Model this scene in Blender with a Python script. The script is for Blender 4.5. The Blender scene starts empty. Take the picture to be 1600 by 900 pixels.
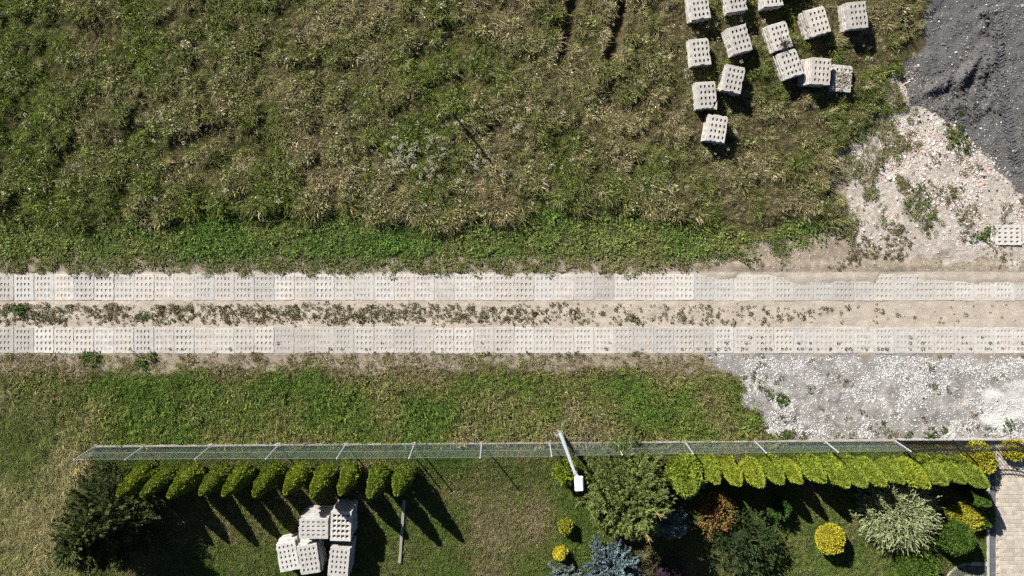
import bpy, bmesh, math, random
import numpy as np
from mathutils import Vector, Matrix

R = math.radians
rnd = random.Random(7)
rng = np.random.default_rng(11)
C = bpy.context.scene.collection
scene = bpy.context.scene

# ------------------------------------------------------------------ scale
S = 41.5            # picture pixels (1600 wide) per metre on the ground
NX, NY = 800.0, 290.0   # point straight below the drone
H = 27.0            # flying height

def P(px, py, z=0.0):
    """picture point at height z -> metres"""
    k = (H - z) / H / S
    return ((px - NX) * k, (NY - py) * k)

# ------------------------------------------------------------------ camera
cam = bpy.data.cameras.new('camera')
camo = bpy.data.objects.new('camera', cam)
C.objects.link(camo)
camo.location = (0, 0, H)
camo.rotation_euler = (0, 0, 0)
cam.sensor_width = 36.0
cam.lens = H * S / 1600.0 * 36.0
cam.shift_y = -160.0 / 1600.0
cam.clip_start = 0.1
cam.clip_end = 2000
scene.camera = camo

# ------------------------------------------------------------------ light
SUN_EL = R(32.5)
SUN_H = Vector((-0.62, 0.785, 0)).normalized()      # towards the sun
world = bpy.data.worlds.new('World')
scene.world = world
world.use_nodes = True
wn = world.node_tree.nodes
bg = wn['Background']
sky = wn.new('ShaderNodeTexSky')
sky.sky_type = 'NISHITA'
sky.sun_disc = False
sky.air_density = 0.55
sky.dust_density = 0.4
sky.sun_elevation = SUN_EL
sky.sun_rotation = math.atan2(SUN_H.x, SUN_H.y)
world.node_tree.links.new(sky.outputs['Color'], bg.inputs['Color'])
bg.inputs['Strength'].default_value = 0.05
sl = bpy.data.lights.new('sun', 'SUN')
sl.energy = 5.0
sl.angle = R(0.5)
sl.color = (1.0, 0.96, 0.90)
so = bpy.data.objects.new('sun', sl)
C.objects.link(so)
d = -(SUN_H * math.cos(SUN_EL) + Vector((0, 0, math.sin(SUN_EL))))
so.rotation_euler = d.to_track_quat('-Z', 'Y').to_euler()
so.location = (-20, 25, 30)

vs = scene.view_settings
vs.view_transform = 'Standard'
vs.look = 'None'
vs.gamma = 1.0
vs.exposure = 0.82
vs.use_curve_mapping = False
scene.cycles.use_denoising = False
scene.cycles.max_bounces = 4
scene.cycles.diffuse_bounces = 1
scene.cycles.transparent_max_bounces = 4
scene.cycles.transmission_bounces = 2
scene.cycles.caustics_reflective = False
scene.cycles.caustics_refractive = False
scene.cycles.use_light_tree = False

# ------------------------------------------------------------------ small helpers
def tag(o, label=None, cat=None, group=None, kind=None):
    if label: o['label'] = label
    if cat: o['category'] = cat
    if group: o['group'] = group
    if kind: o['kind'] = kind
    return o

def empty(name, loc=(0, 0, 0), rz=0.0, label=None, cat=None, group=None, kind=None):
    o = bpy.data.objects.new(name, None)
    o.empty_display_size = 0.2
    C.objects.link(o)
    o.location = loc
    o.rotation_euler = (0, 0, rz)
    return tag(o, label, cat, group, kind)

def obj(name, mesh, parent=None, loc=(0, 0, 0), rot=(0, 0, 0), mat=None):
    o = bpy.data.objects.new(name, mesh)
    C.objects.link(o)
    if parent: o.parent = parent
    o.location = loc
    o.rotation_euler = rot
    if mat and not mesh.materials: mesh.materials.append(mat)
    return o

def mesh_np(name, V, F, mat=None, col=None, smooth=False):
    """V (n,3); F list of arrays (m,k) with k vertices each; col (n,3) point colours 'bc'"""
    V = np.asarray(V, np.float32)
    if not isinstance(F, (list, tuple)): F = [F]
    F = [np.asarray(f, np.int32) for f in F if len(f)]
    me = bpy.data.meshes.new(name)
    me.vertices.add(len(V))
    me.vertices.foreach_set('co', V.ravel())
    loops = np.concatenate([f.ravel() for f in F])
    tot = np.concatenate([np.full(len(f), f.shape[1], np.int32) for f in F])
    start = np.concatenate([[0], np.cumsum(tot)[:-1]]).astype(np.int32)
    me.loops.add(len(loops))
    me.loops.foreach_set('vertex_index', loops)
    me.polygons.add(len(tot))
    me.polygons.foreach_set('loop_start', start)
    me.polygons.foreach_set('loop_total', tot)
    if col is not None:
        a = me.attributes.new('bc', 'FLOAT_COLOR', 'POINT')
        c4 = np.ones((len(V), 4), np.float32)
        c4[:, :3] = col
        a.data.foreach_set('color', c4.ravel())
    me.update(calc_edges=True)
    me.validate()
    if smooth:
        me.polygons.foreach_set('use_smooth', np.ones(len(me.polygons), bool))
    if mat: me.materials.append(mat)
    return me

def bm_mesh(name, bm, mat=None):
    bmesh.ops.recalc_face_normals(bm, faces=bm.faces)
    me = bpy.data.meshes.new(name)
    bm.to_mesh(me)
    bm.free()
    if mat: me.materials.append(mat)
    return me

def bm_box(bm, c, s, rz=0.0, bev=0.0):
    m = Matrix.Translation(c) @ Matrix.Rotation(rz, 4, 'Z') @ Matrix.Diagonal((s[0], s[1], s[2], 1))
    r = bmesh.ops.create_cube(bm, size=1.0, matrix=m)
    if bev:
        es = list({e for v in r['verts'] for e in v.link_edges})
        bmesh.ops.bevel(bm, geom=es, offset=bev, segments=1, affect='EDGES')

def bm_tube(bm, p0, p1, r0, r1, n=8, cap=True):
    p0, p1 = Vector(p0), Vector(p1)
    q = (p1 - p0).to_track_quat('Z', 'Y').to_matrix()
    a, b = [], []
    for i in range(n):
        t = 2 * math.pi * i / n
        v = q @ Vector((math.cos(t), math.sin(t), 0))
        a.append(bm.verts.new(p0 + v * r0))
        b.append(bm.verts.new(p1 + v * r1))
    for i in range(n):
        j = (i + 1) % n
        bm.faces.new((a[i], a[j], b[j], b[i]))
    if cap:
        bm.faces.new(a[::-1]); bm.faces.new(b)

# ------------------------------------------------------------------ numpy noise
_tab = np.random.default_rng(5).random((256, 256))
def vnoise(x, y, seed=0):
    x = np.asarray(x, float) + seed * 17.31; y = np.asarray(y, float) + seed * 9.77
    xi = np.floor(x).astype(int); yi = np.floor(y).astype(int)
    fx = x - xi; fy = y - yi
    fx = fx * fx * (3 - 2 * fx); fy = fy * fy * (3 - 2 * fy)
    a = _tab[xi & 255, yi & 255]; b = _tab[(xi + 1) & 255, yi & 255]
    c = _tab[xi & 255, (yi + 1) & 255]; e = _tab[(xi + 1) & 255, (yi + 1) & 255]
    return (a * (1 - fx) + b * fx) * (1 - fy) + (c * (1 - fx) + e * fx) * fy
def fbm(x, y, f=1.0, o=4, seed=0):
    s = 0; w = 0; amp = 1.0
    for i in range(o):
        s = s + amp * vnoise(np.asarray(x) * f, np.asarray(y) * f, seed + i * 3); w += amp
        amp *= 0.5; f *= 2.03
    return s / w
def sstep(a, b, x):
    t = np.clip((x - a) / (b - a), 0, 1)
    return t * t * (3 - 2 * t)
def sdf(x, y, poly):
    """signed distance (positive inside), same units as poly"""
    x = np.asarray(x, float); y = np.asarray(y, float)
    dmin = np.full(x.shape, 1e9); ins = np.zeros(x.shape, bool)
    n = len(poly)
    for i in range(n):
        ax, ay = poly[i]; bx, by = poly[(i + 1) % n]
        ex, ey = bx - ax, by - ay
        t = np.clip(((x - ax) * ex + (y - ay) * ey) / (ex * ex + ey * ey + 1e-9), 0, 1)
        dmin = np.minimum(dmin, np.hypot(x - ax - t * ex, y - ay - t * ey))
        c = ((ay > y) != (by > y)) & (x < (bx - ax) * (y - ay) / (by - ay + 1e-12) + ax)
        ins ^= c
    return np.where(ins, dmin, -dmin)

# ------------------------------------------------------------------ zones, in picture pixels of the ground plane
def topx(x, y): return np.asarray(x) * S + NX, NY - np.asarray(y) * S
SLAG = [(1452, -400), (1450, 10), (1440, 70), (1418, 105), (1404, 140), (1418, 172), (1470, 185), (1518, 212),
        (1548, 252), (1590, 292), (1660, 330), (2400, 400), (2400, -400)]
RUBBLE = [(1400, 130), (1420, 172), (1500, 186), (1545, 245), (1600, 300), (1720, 350), (1720, 392), (1500, 392),
          (1400, 384), (1345, 372), (1335, 310), (1325, 258), (1365, 215), (1385, 180)]
GRAVEL = [(1105, 553), (1150, 600), (1172, 640), (1195, 668), (1215, 690), (2400, 694), (2400, 553)]
DRIVE = [(1546, 694), (1546, 2000), (2400, 2000), (2400, 694)]
def noise_px(px, py, amp, f=0.02, seed=0):
    return (fbm(px, py, f, 3, seed) - 0.5) * 2 * amp
def z_slag(px, py): return sdf(px, py, SLAG) + noise_px(px, py, 22, 0.03, 1)
def z_rubble(px, py): return sdf(px, py, RUBBLE) + noise_px(px, py, 30, 0.03, 2)
def z_gravel(px, py): return sdf(px, py, GRAVEL) + noise_px(px, py, 16, 0.04, 3)
def field_edge(px):      # lower border of the tall meadow
    return 339 + 10 * np.sin(px * 0.012) + 30 * (vnoise(px * 0.02, 0 * px, 4) - 0.5) + 0.035 * np.clip(px - 900, 0, 900)
def grass_right(px, py):   # >0 where the meadow / green verge still grows, fading out to the right
    lim = np.interp(py, [-200, 60, 110, 160, 215, 260, 300, 340, 380, 425],
                    [1452, 1440, 1412, 1400, 1372, 1330, 1330, 1310, 1180, 1010])
    return lim - px + noise_px(px, py, 60, 0.022, 6)
def cover_edge(px):      # sand washed over the upper slabs on the right
    return np.interp(px, [1060, 1085, 1110, 1148, 1153, 1186, 1215, 1242, 1368, 1374, 1436, 1442, 1700],
                     [424, 427, 434, 435, 425, 425, 434, 441, 442, 426, 426, 441, 443])
def rut(px, py):
    def one(pts):
        ys = [p[1] for p in pts]; xs = [p[0] for p in pts]
        x0 = np.interp(py, ys, xs)
        return np.where(py < ys[-1], np.abs(px - x0), 99)
    a = one([(898, -200), (894, 10), (886, 50), (872, 100)])
    b = one([(972, -200), (970, 10), (962, 50), (950, 96)])
    return np.minimum(a, b)

def height(x, y):
    px, py = topx(x, y)
    n = fbm(x, y, 0.6, 3, 8) - 0.5
    z = 0.022 * (fbm(x, y, 2.6, 3, 9) - 0.5)
    fld = sstep(0, 26, field_edge(px) - py) * sstep(-10, 40, grass_right(px, py))
    z = z + fld * (0.16 + 0.30 * n + 0.26 * (fbm(x, y, 1.7, 3, 10) - .5))
    z = z - 0.30 * sstep(13, 4, rut(px, py)) * sstep(-40, 5, 108 - py)
    south = sstep(572, 610, py) * sstep(690, 660, py)
    z = z + south * (0.16 * n + .14 * (fbm(x, y, 1.8, 3, 11) - .5))
    sl_ = sstep(-6, 14, z_slag(px, py))
    z = z + sl_ * (0.14 * n + 0.10 * (fbm(x, y, 2.2, 4, 12) - 0.5) + .05 * (fbm(x, y, 6.5, 2, 13) - .5))
    # turned-over heaps near the edge of the black lot
    for (cx, cy, rx, ry, a, hh) in ((1458, 138, 34, 8, 0.45, .36), (1506, 116, 8, 34, -0.6, .50), (1486, 142, 10, 22, -0.7, -.22), (1524, 128, 8, 26, -.6, -.2),
                                    (1540, 106, 8, 28, -0.5, .34), (1500, 172, 40, 18, 0.2, .15), (1545, 18, 20, 5, .3, .22), (1534, 42, 5, 12, -.5, .22), (1545, 160, 6, 30, -.5, .16)):
        dx, dy = px - cx, py - cy
        u = dx * math.cos(a) - dy * math.sin(a); v = dx * math.sin(a) + dy * math.cos(a)
        z = z + hh * np.exp(-((u / rx) ** 2 + (v / ry) ** 2)) * (-.1 + 1.1 * fbm(x, y, 4.5, 4, 14))
    rb = sstep(0, 25, z_rubble(px, py)) * (1 - sl_)
    z = z + rb * 0.16 * (fbm(x, y, 0.9, 3, 15) - 0.35) * sstep(385, 340, py)
    z = z + 0.05 * sstep(412, 395, py) * sstep(1050, 1150, px) * (fbm(x, y, 1.5, 3, 16) - 0.3)
    ce = cover_edge(px)
    cov = sstep(4.5, -9.0, py - ce - 5 * (vnoise(px * .10, py * .10, 18) - .5)) * sstep(1070, 1110, px) * sstep(405, 415, py)
    z = z + cov * 0.045
    return z

# ------------------------------------------------------------------ materials
class NT:
    def __init__(self, name):
        self.m = bpy.data.materials.new(name)
        self.m.use_nodes = True
        self.t = self.m.node_tree
        self.b = self.t.nodes['Principled BSDF']
        self.b.inputs['Roughness'].default_value = 0.9
        self.b.inputs['Specular IOR Level'].default_value = 0.15
    def n(self, typ, **kw):
        nd = self.t.nodes.new(typ)
        for k, v in kw.items():
            if k in ('operation', 'data_type', 'blend_type', 'attribute_name', 'attribute_type', 'noise_dimensions', 'feature', 'distance', 'clamp_result'):
                setattr(nd, k, v)
            else:
                nd.inputs[k.replace('_', ' ')].default_value = v
        return nd
    def l(self, a, b): self.t.links.new(a, b)
    def noise(self, scale, detail=4, coord=None, rough=0.6):
        nd = self.n('ShaderNodeTexNoise')
        nd.inputs['Scale'].default_value = scale; nd.inputs['Detail'].default_value = detail
        nd.inputs['Roughness'].default_value = rough
        if coord is not None: self.l(coord, nd.inputs['Vector'])
        return nd.outputs['Fac']
    def ramp(self, fac, stops):
        nd = self.t.nodes.new('ShaderNodeValToRGB')
        el = nd.color_ramp.elements
        while len(el) < len(stops): el.new(0.5)
        for e, (p, c) in zip(el, stops):
            e.position = p; e.color = (*c, 1)
        self.l(fac, nd.inputs['Fac'])
        return nd.outputs['Color']
    def mix(self, fac, a, b, typ='MIX'):
        nd = self.t.nodes.new('ShaderNodeMix'); nd.data_type = 'RGBA'; nd.blend_type = typ
        for s, v in ((nd.inputs[0], fac), (nd.inputs[6], a), (nd.inputs[7], b)):
            if hasattr(v, 'links'): self.l(v, s)
            elif isinstance(v, (int, float)): s.default_value = v
            else: s.default_value = (*v, 1)
        return nd.outputs[2]
    def math(self, op, a, b=0.0, c=0.0):
        nd = self.t.nodes.new('ShaderNodeMath'); nd.operation = op
        for s, v in zip(nd.inputs, (a, b, c)):
            if hasattr(v, 'links'): self.l(v, s)
            else: s.default_value = v
        return nd.outputs[0]
    def smooth(self, x, a, b):
        nd = self.t.nodes.new('ShaderNodeMapRange'); nd.interpolation_type = 'SMOOTHSTEP'
        self.l(x, nd.inputs[0]); nd.inputs[1].default_value = a; nd.inputs[2].default_value = b
        return nd.outputs[0]
    def pos(self): return self.t.nodes.new('ShaderNodeNewGeometry').outputs['Position']
    def obc(self): return self.t.nodes.new('ShaderNodeTexCoord').outputs['Object']
    def orand(self): return self.t.nodes.new('ShaderNodeObjectInfo').outputs['Random']
    def attr(self, name, typ='GEOMETRY', out='Color'):
        nd = self.t.nodes.new('ShaderNodeAttribute'); nd.attribute_name = name; nd.attribute_type = typ
        return nd.outputs[out]
    def bump(self, h, strength=0.5, dist=0.02):
        nd = self.t.nodes.new('ShaderNodeBump')
        nd.inputs['Strength'].default_value = strength; nd.inputs['Distance'].default_value = dist
        self.l(h, nd.inputs['Height']); self.l(nd.outputs[0], self.b.inputs['Normal'])
    def color(self, c):
        if hasattr(c, 'links'): self.l(c, self.b.inputs['Base Color'])
        else: self.b.inputs['Base Color'].default_value = (*c, 1)
        return self.m
    def translucent(self, col, fac):
        out = self.t.nodes['Material Output']
        tr = self.t.nodes.new('ShaderNodeBsdfTranslucent'); self.l(col, tr.inputs['Color'])
        mx = self.t.nodes.new('ShaderNodeMixShader'); mx.inputs[0].default_value = fac
        self.l(self.b.outputs[0], mx.inputs[1]); self.l(tr.outputs[0], mx.inputs[2])
        self.l(mx.outputs[0], out.inputs['Surface'])

def m_concrete(name, base, dark, spread=0.3, dirt=(0.30, 0.24, 0.17), dirt_amt=0.35, tyre=False):
    t = NT(name); p = t.pos(); o = t.obc(); r = t.orand()
    c = t.ramp(t.noise(5.0, 6, p, .7), [(0.3, dark), (0.62, base)])
    oi = t.t.nodes.new('ShaderNodeObjectInfo'); sc_ = t.t.nodes.new('ShaderNodeSeparateColor'); t.l(oi.outputs['Color'], sc_.inputs[0])
    k = t.math('MULTIPLY', t.math('MULTIPLY_ADD', r, spread, 1.0 - spread), sc_.outputs[0])
    c = t.mix(1.0, c, t.mix(0.0, k, k), 'MULTIPLY') if False else c
    comb = t.t.nodes.new('ShaderNodeCombineColor')
    r2 = t.math('FRACT', t.math('MULTIPLY', r, 7.13))
    t.l(k, comb.inputs[0]); t.l(t.math('MULTIPLY_ADD', r2, .03, t.math('MULTIPLY', k, .985)), comb.inputs[1])
    t.l(t.math('MULTIPLY_ADD', r2, .07, t.math('MULTIPLY', k, .95)), comb.inputs[2])
    c = t.mix(1.0, c, comb.outputs[0], 'MULTIPLY')
    st = t.smooth(t.noise(1.7, 5, p, .75), 0.52, 0.78)
    c = t.mix(t.math('MULTIPLY', st, dirt_amt), c, dirt)
    if tyre:      # grey rubber and mud drawn out along the driving direction
        mp = t.t.nodes.new('ShaderNodeMapping'); mp.inputs['Scale'].default_value = (.22, 2.6, 1); t.l(p, mp.inputs['Vector'])
        ty_ = t.smooth(t.noise(1.6, 5, mp.outputs[0], .65), .48, .70)
        c = t.mix(t.math('MULTIPLY', ty_, .42), c, (.27, .255, .24))
    fine = t.noise(60, 3, p, .8)
    c = t.mix(t.math('MULTIPLY', t.smooth(fine, .56, .72), .35), c, tuple(v * .45 for v in dark))
    t.bump(t.noise(45, 5, p, .8), .5, .015)
    return t.color(c)

M_track = m_concrete('track_concrete', (0.64, 0.61, 0.57), (0.49, 0.46, 0.425), .14, dirt=(.34,.30,.25), dirt_amt=.5, tyre=True)
M_stack = m_concrete('stack_concrete', (0.60, 0.565, 0.52), (0.38, 0.345, 0.305), .24, dirt_amt=.3)
M_yard = m_concrete('yard_concrete', (0.60, 0.58, 0.55), (0.42, 0.40, 0.37), .2, dirt_amt=.2)
M_plinth = m_concrete('plinth_concrete', (0.42, 0.38, 0.32), (0.25, 0.22, 0.18), .25, dirt_amt=.3)
M_paver = m_concrete('paver_beige', (0.60, 0.53, 0.44), (0.46, 0.40, 0.33), .28, dirt_amt=.15)
M_paver_grey = m_concrete('paver_grey', (0.17, 0.17, 0.19), (0.11, 0.11, 0.12), .25, dirt_amt=.08)
M_kerb = m_concrete('kerb_stone', (0.50, 0.47, 0.44), (0.34, 0.32, 0.29), .15)

def m_ground():
    t = NT('ground'); p = t.pos()
    za = t.attr('zone_a'); zb = t.attr('zone_b')
    sa = t.t.nodes.new('ShaderNodeSeparateColor'); t.l(za, sa.inputs[0])
    sb = t.t.nodes.new('ShaderNodeSeparateColor'); t.l(zb, sb.inputs[0])
    brk = t.noise(9.0, 5, p, .75)
    def msk(s, k=0.7, lo=.4, hi=.6):
        a = t.math('ADD', s, t.math('MULTIPLY', t.math('SUBTRACT', brk, .5), k))
        return t.smooth(a, lo, hi)
    soil = t.ramp(t.noise(6, 5, p, .7), [(.3, (.045, .035, .018)), (.55, (.085, .068, .035)), (.75, (.15, .12, .07))])
    sand = t.ramp(t.noise(2.2, 6, p, .7), [(.28, (.36, .31, .25)), (.5, (.48, .415, .335)), (.72, (.58, .51, .42))])
    mp = t.t.nodes.new('ShaderNodeMapping'); mp.inputs['Scale'].default_value = (.35, 3.2, 1); t.l(p, mp.inputs['Vector'])
    sand = t.mix(t.math('MULTIPLY', t.smooth(t.noise(1.8, 6, mp.outputs[0], .7), .46, .68), .5), sand, (.33, .275, .215))
    fine = t.noise(38, 4, p, .8)
    sand = t.mix(t.math('MULTIPLY', t.smooth(fine, .55, .72), .55), sand, (.20, .155, .11))
    grey = t.ramp(t.noise(2.6, 6, p, .75), [(.32, (.16, .15, .138)), (.5, (.27, .253, .233)), (.68, (.44, .40, .35))])
    grey = t.mix(t.math('MULTIPLY', t.smooth(t.noise(30, 4, p, .8), .54, .66), .7), grey, (.48, .47, .45))
    pale = t.ramp(t.noise(12, 5, p, .8), [(.3, (.40, .375, .34)), (.6, (.60, .575, .535))])
    slag = t.ramp(t.noise(24, 6, p, .8), [(.32, (.050, .047, .045)), (.5, (.118, .112, .107)), (.72, (.22, .21, .20))])
    slag = t.mix(t.math('MULTIPLY', t.smooth(t.noise(.9, 4, p, .6), .45, .7), .35), slag, (.15, .142, .136))
    rub = t.ramp(t.noise(7, 6, p, .8), [(.3, (.25, .215, .18)), (.5, (.45, .40, .345)), (.7, (.64, .59, .53))])
    rub = t.mix(t.math('MULTIPLY', t.smooth(t.noise(26, 3, p, .8), .55, .68), .6), rub, (.20, .15, .12))
    dirt = t.ramp(t.noise(5, 6, p, .8), [(.3, (.17, .135, .095)), (.5, (.29, .24, .18)), (.7, (.45, .38, .30))])
    c = t.mix(msk(sa.outputs[0]), soil, sand)
    c = t.mix(msk(sb.outputs[1]), c, dirt)
    c = t.mix(msk(sa.outputs[2]), c, grey)
    c = t.mix(msk(sb.outputs[2], .5), c, pale)
    c = t.mix(msk(sb.outputs[0]), c, rub)
    c = t.mix(msk(sa.outputs[1], .5), c, slag)
    t.bump(t.noise(28, 6, p, .85), .8, .03)
    return t.color(c)
M_ground = m_ground()

def m_scatter(name, transl=0.25, var=True):
    t = NT(name)
    c = t.mix(1.0, t.attr('col', 'INSTANCER'), t.attr('bc'), 'MULTIPLY')
    t.color(c)
    if transl: t.translucent(c, transl)
    return t.m
M_blade = m_scatter('grass_blades', .28)
M_stone = m_scatter('loose_stones', 0)

def m_leaf(name, base, transl=.25, rough=.75):
    t = NT(name)
    c = t.mix(1.0, t.attr('bc'), base, 'MULTIPLY')
    nz = t.noise(4.0, 3, t.pos())
    c = t.mix(t.smooth(nz, .35, .7), t.mix(1.0, c, (.78, .80, .74), 'MULTIPLY'), c)
    rv = t.orand()
    cc = t.t.nodes.new('ShaderNodeCombineColor')
    t.l(t.math('MULTIPLY_ADD', rv, .40, .78), cc.inputs[0]); t.l(t.math('MULTIPLY_ADD', rv, .26, .85), cc.inputs[1]); cc.inputs[2].default_value = .95
    c = t.mix(1.0, c, cc.outputs[0], 'MULTIPLY')
    t.b.inputs['Roughness'].default_value = rough
    t.color(c)
    if transl: t.translucent(c, transl)
    return t.m
def m_plain(name, col, rough=.7, metal=0.0, var=.25, scale=20):
    t = NT(name)
    c = t.ramp(t.noise(scale, 4, t.obc()), [(.3, tuple(v * (1 - var) for v in col)), (.7, tuple(min(1, v * (1 + var * .5)) for v in col))])
    t.b.inputs['Roughness'].default_value = rough; t.b.inputs['Metallic'].default_value = metal
    t.b.inputs['Specular IOR Level'].default_value = .4
    return t.color(c)
M_bark = m_plain('bark', (.11, .08, .055), .9)
M_steel = m_plain('galvanised_steel', (.55, .56, .58), .5, .35)
M_wire = m_plain('green_coated_wire', (.20, .25, .23), .5, .0)
M_pole = m_plain('pole_paint', (.38, .42, .46), .45, .1, .12, 6)
M_lampwhite = m_plain('lamp_white', (.80, .81, .82), .35, 0, .05)
M_iron = m_plain('black_iron', (.018, .018, .02), .45, .3)
M_wood = m_plain('weathered_wood', (.30, .28, .25), .9, 0, .4, 30)
M_stick = m_plain('dark_stick', (.05, .04, .03), .9)
M_lens = m_plain('lamp_lens', (.5, .5, .48), .2)

# ------------------------------------------------------------------ ground sheet
def axis(fine, lo, hi):
    out = [lo - 6, lo - 14, lo - 30, lo - 70, lo - 160, lo - 400][::-1]
    return np.array(sorted(set(out + list(fine) + [hi + 6, hi + 14, hi + 30, hi + 70, hi + 160, hi + 400])))
xs = axis(np.arange(-21.6, 21.61, 0.085), -21.6, 21.6)
yf = np.concatenate([np.arange(-17, -6.8, 0.085), np.arange(-6.8, -2.8, 0.045), np.arange(-2.8, 9.5, 0.085)])
ys = axis(yf, -17, 9.5)
GX, GY = np.meshgrid(xs, ys)
gx, gy = GX.ravel(), GY.ravel()
gz = height(gx, gy)
idx = np.arange(len(gx)).reshape(GX.shape)
quads = np.stack([idx[:-1, :-1], idx[:-1, 1:], idx[1:, 1:], idx[1:, :-1]], -1).reshape(-1, 4)
gme = mesh_np('ground', np.stack([gx, gy, gz], 1), quads, M_ground, smooth=True)
gpx, gpy = topx(gx, gy)
def zones(px, py):
    slag = sstep(-8, 8, z_slag(px, py))
    grav = sstep(-8, 8, z_gravel(px, py)) * (py > 540) * (py < 700)
    rub = sstep(-34, 6, z_rubble(px, py))
    sand = sstep(420, 428, py + noise_px(px, py, 7, .03, 31)) * sstep(572, 556, py + noise_px(px, py, 9, .03, 32) - 0 * px)
    rightsand = sstep(-40, 40, -grass_right(px, py)) * sstep(300, 360, py) * sstep(562, 550, py)
    dirt = rightsand * sstep(432, 405, py + noise_px(px, py, 16, .03, 33))
    dirt = np.maximum(dirt, .8 * sstep(50, -10, grass_right(px, py)) * sstep(60, 200, py) * sstep(425, 400, py))
    dirt = np.maximum(dirt, .75 * sstep(388, 410, py) * sstep(432, 420, py))
    verge = sstep(548, 556, py) * sstep(600, 566, py + noise_px(px, py, 18, .02, 34)) * .75
    drive = sstep(-2, 2, sdf(px, py, DRIVE))
    pale = grav * sstep(-10, 70, sdf(px, py, [(1475, 690), (1510, 600), (1600, 565), (2400, 560), (2400, 690)]) + noise_px(px, py, 60, .02, 35))
    return dict(sand=np.maximum(sand, np.maximum(rightsand * sstep(400, 420, py), drive)), slag=slag, grav=grav, rub=rub, dirt=np.maximum(dirt, verge), pale=pale)
zz = zones(gpx, gpy)
for nm, (a, b, c_) in (('zone_a', ('sand', 'slag', 'grav')), ('zone_b', ('rub', 'dirt', 'pale'))):
    at = gme.attributes.new(nm, 'FLOAT_COLOR', 'POINT')
    arr = np.stack([zz[a], zz[b], zz[c_], np.ones_like(gx)], 1).astype(np.float32)
    at.data.foreach_set('color', arr.ravel())
ground = obj('ground', gme)
tag(ground, 'meadow, sand and bare soil ground under the whole scene', 'ground', kind='structure')

def gz_at(x, y): return float(height(np.array([x]), np.array([y]))[0])

# ------------------------------------------------------------------ perforated slabs
def slab_mesh(name, mat, W, L, T, cols, rows, pitch_x, pitch_y, hw, hl, off=(0, 0), seed=0, wear=.008, chip=0.0, chamfer=.35, taper=0.0, worn_side=False, arris=.004, under=.002):
    """slab lying flat, top at z=0; holes as chamfered slots, W along x, L along y"""
    r = random.Random(seed)
    xe = [-W / 2]; hx = []
    for i in range(cols):
        c = (i - (cols - 1) / 2) * pitch_x + off[0]
        hx.append((c - hw / 2, c + hw / 2)); xe += [c - hw / 2, c + hw / 2]
    xe.append(W / 2)
    ye = [-L / 2]
    for j in range(rows):
        c = (j - (rows - 1) / 2) * pitch_y + off[1]
        ye += [c - hl / 2, c + hl / 2]
    ye.append(L / 2)
    nx, ny = len(xe), len(ye)
    bm = bmesh.new()
    jit = {}
    for i in range(nx):
        for j in range(ny):
            dx = dy = 0.0
            edge = i in (0, nx - 1) or j in (0, ny - 1)
            if edge:
                a = r.random() * wear + (r.random() * chip if r.random() < .25 else 0)
                if worn_side and j == ny - 1: a += r.random() * .035
                if i == 0: dx = a
                if i == nx - 1: dx = -a
                if j == 0: dy = a
                if j == ny - 1: dy = -a
            jit[i, j] = (xe[i] + dx, ye[j] + dy)
    top = {}; bot = {}; mid = {}
    for k, (x, y) in jit.items():
        i, j = k
        ex = (1 if i == 0 else -1 if i == nx - 1 else 0); ey = (1 if j == 0 else -1 if j == ny - 1 else 0)
        top[k] = bm.verts.new((x + ex * arris, y + ey * arris, 0)); bot[k] = bm.verts.new((x + ex * under, y + ey * under, -T))
        if ex or ey: mid[k] = bm.verts.new((x, y, -arris * 1.3 - .001))
    for i in range(nx - 1):
        for j in range(ny - 1):
            ks = ((i, j), (i + 1, j), (i + 1, j + 1), (i, j + 1))
            if i % 2 == 1 and j % 2 == 1:
                x0, y0 = jit[ks[0]]; x1, y1 = jit[ks[2]]
                cx, cy = (x1 - x0) * chamfer, (y1 - y0) * chamfer * .75
                oc = [(x0 + cx, y0), (x1 - cx, y0), (x1, y0 + cy), (x1, y1 - cy), (x1 - cx, y1), (x0 + cx, y1), (x0, y1 - cy), (x0, y0 + cy)]
                mx, my = (x0 + x1) / 2, (y0 + y1) / 2
                vt = [bm.verts.new((x, y, 0)) for x, y in oc]
                s_ = 1 - taper
                vb = [bm.verts.new((mx + (x - mx) * s_, my + (y - my) * s_, -T)) for x, y in oc]
                for a in range(8):
                    b = (a + 1) % 8
                    bm.faces.new((vt[a], vt[b], vb[b], vb[a]))
                for (k, a, b) in ((0, 7, 0), (1, 1, 2), (2, 3, 4), (3, 5, 6)):
                    bm.faces.new((top[ks[k]], vt[b], vt[a]) if False else (top[ks[k]], vt[a], vt[b]))
                    if taper == 0: bm.faces.new((bot[ks[k]], vb[b], vb[a]))
            else:
                bm.faces.new([top[k] for k in ks])
                bm.faces.new([bot[k] for k in ks][::-1])
    ring = [(i, 0) for i in range(nx)] + [(nx - 1, j) for j in range(1, ny)] + [(i, ny - 1) for i in range(nx - 2, -1, -1)] + [(0, j) for j in range(ny - 2, 0, -1)]
    for a in range(len(ring)):
        k, q = ring[a], ring[(a + 1) % len(ring)]
        bm.faces.new((bot[k], bot[q], mid[q], mid[k])); bm.faces.new((mid[k], mid[q], top[q], top[k]))
    me = bpy.data.meshes.new(name)
    bm.to_mesh(me); bm.free()
    me.materials.append(mat)
    return me

track_meshes = []
for s in range(5):
    track_meshes.append(slab_mesh('track_slab', M_track, .748, .998, .12, 4, 4, .138, .215, .078, .120, (-.02, .01), s, .010, .02, worn_side=s % 2 == 0))
for s in range(5, 10):
    track_meshes.append(slab_mesh('track_slab', M_track, .748, .998, .12, 4, 4, .160, .222, .082, .120, (0, 0), s, .010, .02, worn_side=s % 2 == 0))

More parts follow.
